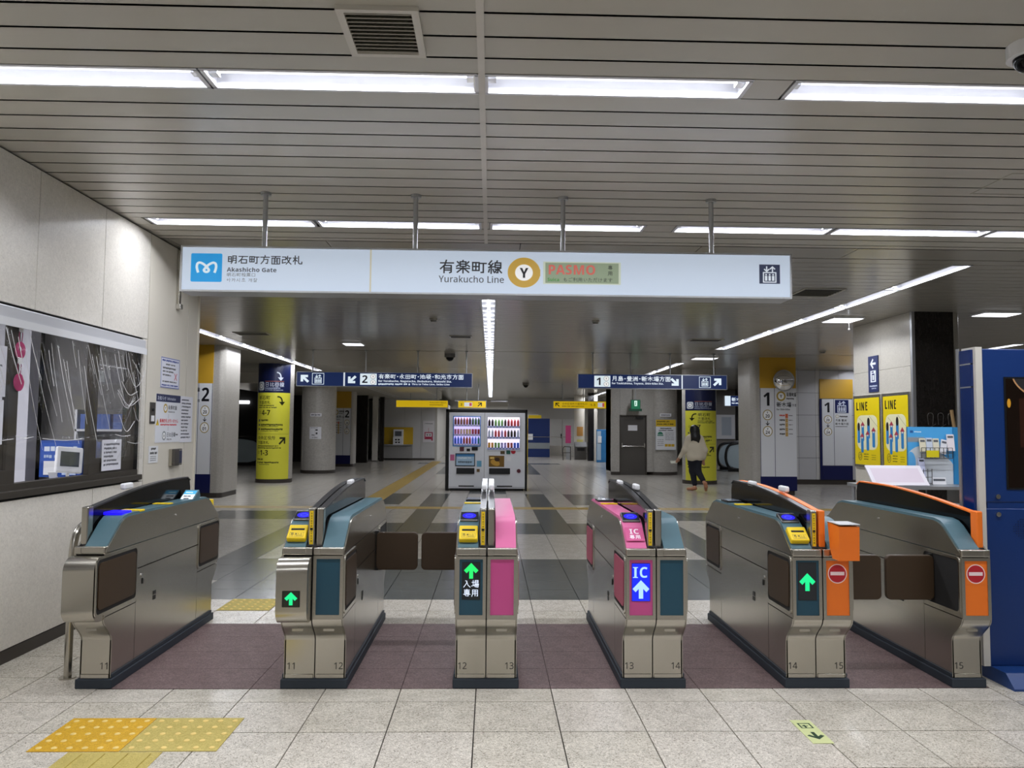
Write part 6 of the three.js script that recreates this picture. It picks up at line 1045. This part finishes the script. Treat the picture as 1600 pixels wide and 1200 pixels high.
// ---------------------------------------------------------------- ceiling fittings
{
  const v = thing('ceiling_vent', 'square louvred air vent before the first lamp row', 'air vent', [-0.47, CEIL, -3.1]);
  for (const s of [[-0.165, 0.165, -0.19, -0.165], [-0.165, 0.165, 0.165, 0.19], [-0.165, -0.135, -0.1645, 0.1645], [0.135, 0.165, -0.1645, 0.1645]]) mesh('vent_frame', bx(s[0], s[1], -0.02, 0, s[2], s[3]), M.batten, v);
  for (let i = 0; i < 11; i++) mesh('vent_blade', bx(-0.135, 0.135, -0.002, 0.002, -0.013, 0.013).rotateX(0.7).translate(0, -0.013, -0.15 + i * 0.03), std(0xa5a196, 0.5), v);
  mesh('vent_back', bx(-0.135, 0.135, -0.003, -0.001, -0.165, 0.165), std(0x6a675d, 0.8), v);
  const vent2 = (label, x, z, w, d) => { const o = thing('ceiling_vent', label, 'air vent', [x, CEIL, -z]); mesh('vent_frame', frontPlate(-w / 2, w / 2, -d / 2, d / 2, 0.005, 0, 0.012, [-w / 2 + 0.02, w / 2 - 0.02, -d / 2 + 0.02, d / 2 - 0.02, 0.003]).rotateX(Math.PI / 2), M.slat2, o); mesh('vent_back', bx(-w / 2 + 0.02, w / 2 - 0.02, -0.003, -0.001, -d / 2 + 0.02, d / 2 - 0.02), std(0x2a2824, 0.8), o); for (let i = 0; i < 6; i++) mesh('vent_blade', bx(-w / 2 + 0.02, w / 2 - 0.02, -0.01, -0.006, -d / 2 + 0.04 + (i * (d - 0.08)) / 6, -d / 2 + 0.06 + (i * (d - 0.08)) / 6), std(0x4a4740, 0.6), o); };
  vent2('dark slotted air vent beside the end of the white hanging sign', 3.9, 8.9, 0.5, 0.5); vent2('dark slotted air vent near the strip on the platform 2 side', -4.3, 13.6, 0.6, 0.35); vent2('dark slotted air vent beside the middle strip', -0.57, 13.7, 0.4, 0.3); vent2('dark slotted air vent near the strip towards platform 1', 3.95, 13.8, 0.6, 0.35);
  const dome = (label, x, z, r, top, low) => { const o = thing('dome_camera', label, 'camera', [x, CEIL, -z]); mesh('dome_base', cyl(r, r * 0.7, 0, -r * 0.7, 0, 24), top, o); mesh('dome_glass', new THREE.SphereGeometry(r * 0.72, 20, 10, 0, 7, Math.PI / 2, Math.PI / 2).translate(0, -r * 0.7, 0), low, o); };
  dome('white dome camera with dark glass over the kiosk side of the gates', 2.3, 3.1, 0.085, M.white, M.smoke); dome('dark dome camera above the navy number 2 sign', -0.94, 16.9, 0.12, std(0x6a6862, 0.5), M.smoke);
  dome('dark dome camera far down the middle of the hall', 1.25, 27.5, 0.12, std(0x6a6862, 0.5), M.smoke);
  for (const [x, z, n] of [[1.59, 11.5, 'round smoke detector on the kiosk side of the middle strip'], [-0.9, 11.5, 'round smoke detector on the booth side of the middle strip'], [6.9, 15.5, 'round smoke detector beside the number 1 column']]) { const o = thing('smoke_detector', n, 'smoke detector', [x, CEIL, -z]); mesh('detector_base', cyl(0.06, 0.02, 0, -0.02, 0, 20), M.slat, o); mesh('detector_head', cyl(0.035, 0.03, 0, -0.05, 0, 18, 0.05), std(0x77756e, 0.5), o); }
  const h = thing('access_hatch', 'thin outlined access hatch in the slats over the kiosk side', 'hatch', [3.72, CEIL, -4.9]); for (const s of [[-0.38, 0.38, -0.215, -0.205], [-0.38, 0.38, 0.205, 0.215], [-0.38, -0.37, -0.2045, 0.2045], [0.37, 0.38, -0.2045, 0.2045]]) mesh('hatch_edge', bx(s[0], s[1], -0.004, 0, s[2], s[3]), M.slat2, h);
  const em = thing('floor_marker', 'pale green escape route sticker with an arrow on the floor', 'floor sticker', [1.56, 0.0004, -3.7]);
  mesh('sticker', bx(-0.05, 0.05, 0, 0.0015, -0.14, 0.14), std(0xcfd69a, 0.5), em);
  mesh('sticker_print', sheet(0.1, 0.28, 0, 0.0021, 0, 0, -Math.PI / 2), printed(print(64, 180, (g, w, h) => { g.fillStyle = '#d2d99c'; g.fillRect(0, 0, w, h); g.fillStyle = '#23402a'; g.fillRect(12, 26, 40, 5); g.fillRect(12, 26, 5, 40); g.fillRect(47, 26, 5, 40); g.fillRect(26, 40, 6, 26); g.fillRect(20, 46, 20, 5); g.fillRect(12, 62, 40, 4); arrow(g, 32, 122, 26, 180, '#23402a', 0.36); })), em);
}

// ---------------------------------------------------------------- plant behind the woman
{
  const p = thing('potted_plant', 'dark leafy potted plant behind the walking woman', 'plant', [6.35, 0, -22.6]);
  mesh('pot', new THREE.LatheGeometry([[0, 0], [0.16, 0], [0.21, 0.4], [0.19, 0.4], [0, 0.36]].map(([a, b]) => new THREE.Vector2(a, b)), 24), M.black, p); mesh('stem', bar([0, 0.36, 0], [0.02, 1.2, 0], 0.02), std(0x3a2c1c, 0.7), p);
  const leaf = []; for (let i = 0; i < 46; i++) { const a = rnd() * 6.28, y = 0.7 + rnd() * 0.85, l = 0.18 + rnd() * 0.16, s = new THREE.Shape(); s.moveTo(0, 0); s.quadraticCurveTo(l * 0.3, l * 0.45, 0, l); s.quadraticCurveTo(-l * 0.3, l * 0.45, 0, 0); const g = new THREE.ShapeGeometry(s, 4); g.rotateX(0.5 + rnd() * 0.9); g.translate(0, 0, 0.02); g.rotateY(a); g.translate(0, y, 0); leaf.push(g); } const lv = mesh('leaves', leaf, std(0x22381c, 0.5, 0, { side: THREE.DoubleSide }), p); lv.userData.kind = 'stuff';
}

// ---------------------------------------------------------------- walking woman, seen from behind
{
  const o = thing('person', 'woman with long dark hair in beige jacket and navy trousers walking away', 'person', [4.9, 0, -18.1]);
  const sdf = (bones, blend, box, N) => {       // tapered capsules joined with a smooth minimum, meshed on a grid
    const [cx, cy, cz, half] = box, mc = new MarchingCubes(N, undefined, false, false, 120000), p = new THREE.Vector3(), h = N / 2;
    for (let k = 0; k < N; k++) for (let j = 0; j < N; j++) for (let i = 0; i < N; i++) {
      p.set(cx + ((i - h) / h) * half, cy + ((j - h) / h) * half, cz + ((k - h) / h) * half);
      let d = 9;
      for (const [ax, ay, az, ar, bx_, by, bz, br, sx = 1, sz = 1] of bones) {
        const ux = bx_ - ax, uy = by - ay, uz = bz - az, L = ux * ux + uy * uy + uz * uz || 1e-9, t = Math.max(0, Math.min(1, ((p.x - ax) * ux + (p.y - ay) * uy + (p.z - az) * uz) / L));
        const q = Math.hypot((p.x - ax - ux * t) / sx, p.y - ay - uy * t, (p.z - az - uz * t) / sz) - (ar + (br - ar) * t), m = Math.max(blend - Math.abs(d - q), 0) / blend;
        d = Math.min(d, q) - m * m * blend * 0.25;
      }
      mc.field[k * N * N + j * N + i] = -d;
    }
    mc.isolation = 0; mc.update();
    const g = new THREE.BufferGeometry(), n = mc.count * 3; g.setAttribute('position', new THREE.BufferAttribute(mc.positionArray.slice(0, n), 3)); g.setAttribute('normal', new THREE.BufferAttribute(mc.normalArray.slice(0, n), 3));
    g.scale(half, half, half).translate(cx, cy, cz); g.setAttribute('uv', new THREE.BufferAttribute(new Float32Array((n / 3) * 2), 2));
    return g;
  };
  // joints in metres: x to the kiosk side, y up, z towards the gates; she walks away and to the booth side
  const finger = (x, y, z, dx, dy, dz, l) => [x, y, z, 0.0085, x + dx * l, y + dy * l, z + dz * l, 0.007];
  const body = [[0, 1.46, -0.01, 0.085, 0, 1.42, -0.02, 0.075], [0, 1.37, 0, 0.05, 0, 1.28, 0, 0.055], [0, 1.22, 0, 0.13, 0, 0.9, 0, 0.14, 1.1, 0.75], [-0.15, 1.22, 0, 0.055, -0.24, 0.98, 0.02, 0.045], [-0.24, 0.98, 0.02, 0.042, -0.345, 0.79, -0.06, 0.03], [-0.345, 0.79, -0.06, 0.03, -0.385, 0.745, -0.09, 0.03], [0.15, 1.22, 0, 0.055, 0.22, 0.97, 0.04, 0.045], [0.22, 0.97, 0.04, 0.042, 0.22, 0.76, -0.02, 0.03], [0.22, 0.76, -0.02, 0.03, 0.215, 0.69, -0.03, 0.03],
    [-0.08, 0.85, 0, 0.095, -0.04, 0.47, -0.05, 0.06], [-0.04, 0.47, -0.05, 0.055, 0.0, 0.08, 0.0, 0.036], [0.0, 0.06, 0.02, 0.034, -0.1, 0.035, -0.12, 0.03], [0.08, 0.85, 0, 0.095, 0.06, 0.48, 0.04, 0.06], [0.06, 0.48, 0.04, 0.055, 0.16, 0.2, 0.26, 0.036], [0.17, 0.19, 0.28, 0.034, 0.19, 0.05, 0.24, 0.03]];
  const hand = (x, y, z, s) => [0, 1, 2, 3].map((i) => finger(x + (i - 1.5) * 0.017, y - 0.02, z - 0.01, -0.35 * s, -0.85, -0.3, 0.05 + (i === 1 || i === 2 ? 0.015 : 0))).concat([finger(x + 0.03 * s, y, z, 0.5 * s, -0.8, -0.2, 0.045)]);
  mesh('body', sdf([...body, ...hand(-0.39, 0.74, -0.095, 1), ...hand(0.215, 0.69, -0.03, -1)], 0.035, [0, 0.8, 0, 0.86], 112), std(0xb98a6e, 0.6), o);
  mesh('jacket', sdf([[0, 1.26, 0, 0.13, 0, 1.0, 0.005, 0.15, 1.12, 0.8], [-0.06, 1.0, 0.005, 0.14, -0.07, 0.83, 0.005, 0.142, 1, 0.9], [0.06, 1.0, 0.005, 0.14, 0.08, 0.83, 0.005, 0.142, 1, 0.9], [-0.05, 0.785, 0.005, 0.1, 0.06, 0.785, 0.005, 0.1, 1, 1.25], [-0.11, 1.27, 0, 0.07, 0.11, 1.27, 0, 0.07], [-0.15, 1.24, 0, 0.075, -0.25, 0.98, 0.02, 0.06], [-0.25, 0.98, 0.02, 0.06, -0.345, 0.8, -0.055, 0.045], [0.15, 1.24, 0, 0.075, 0.235, 0.97, 0.04, 0.065], [0.235, 0.97, 0.04, 0.065, 0.225, 0.78, -0.015, 0.048], [0, 1.34, 0, 0.066, 0, 1.3, 0, 0.08]], 0.05, [0, 1.05, 0, 0.5], 72), std(0xd2c8b2, 0.85), o, 'beige jacket');
  mesh('trousers', sdf([[0, 0.86, 0, 0.15, 0, 0.78, 0, 0.15, 1.1, 0.85], [-0.075, 0.82, 0, 0.108, -0.04, 0.47, -0.05, 0.082], [-0.04, 0.47, -0.05, 0.08, -0.005, 0.17, -0.005, 0.062], [0.075, 0.82, 0, 0.108, 0.06, 0.48, 0.04, 0.082], [0.06, 0.48, 0.04, 0.08, 0.14, 0.27, 0.2, 0.062]], 0.04, [0, 0.52, 0, 0.5], 72), std(0x10131f, 0.8), o, 'dark navy trousers');
  mesh('hair', sdf([[0, 1.475, -0.005, 0.108, 0, 1.44, 0.01, 0.106], [0, 1.44, 0.03, 0.104, 0.01, 1.28, 0.085, 0.1, 1.1, 0.6], [0.03, 1.28, 0.085, 0.07, 0.06, 1.17, 0.1, 0.025, 1.1, 0.5], [-0.05, 1.32, 0.08, 0.05, -0.1, 1.2, 0.09, 0.015, 1, 0.6]], 0.04, [0, 1.36, 0.03, 0.3], 56), std(0x0e0c0b, 0.4), o, 'long black hair');
  mesh('shoe', sdf([[0.005, 0.062, 0.03, 0.042, -0.05, 0.045, -0.06, 0.042], [-0.05, 0.042, -0.06, 0.04, -0.13, 0.034, -0.15, 0.032]], 0.02, [-0.06, 0.06, -0.06, 0.2], 40), std(0xb9805e, 0.6), o, 'tan flat shoe'); mesh('shoe', sdf([[0.17, 0.2, 0.3, 0.042, 0.185, 0.12, 0.29, 0.042], [0.185, 0.12, 0.29, 0.04, 0.2, 0.04, 0.235, 0.032]], 0.02, [0.18, 0.12, 0.27, 0.2], 40), std(0xb9805e, 0.6), o, 'tan flat shoe');
  const pp = thing('folded_paper', 'crumpled pale paper held in the left hand of the woman', 'paper', [4.42, 0.68, -18.22]);
  const pg = new THREE.PlaneGeometry(0.16, 0.08, 6, 4); { const q = pg.attributes.position; for (let i = 0; i < q.count; i++) q.setZ(i, (rnd() - 0.5) * 0.03); } pg.rotateX(-0.6); pg.computeVertexNormals(); mesh('paper', pg, std(0xd6d8c8, 0.8, 0, { side: THREE.DoubleSide }), pp);
}
renderer.render(scene, camera);
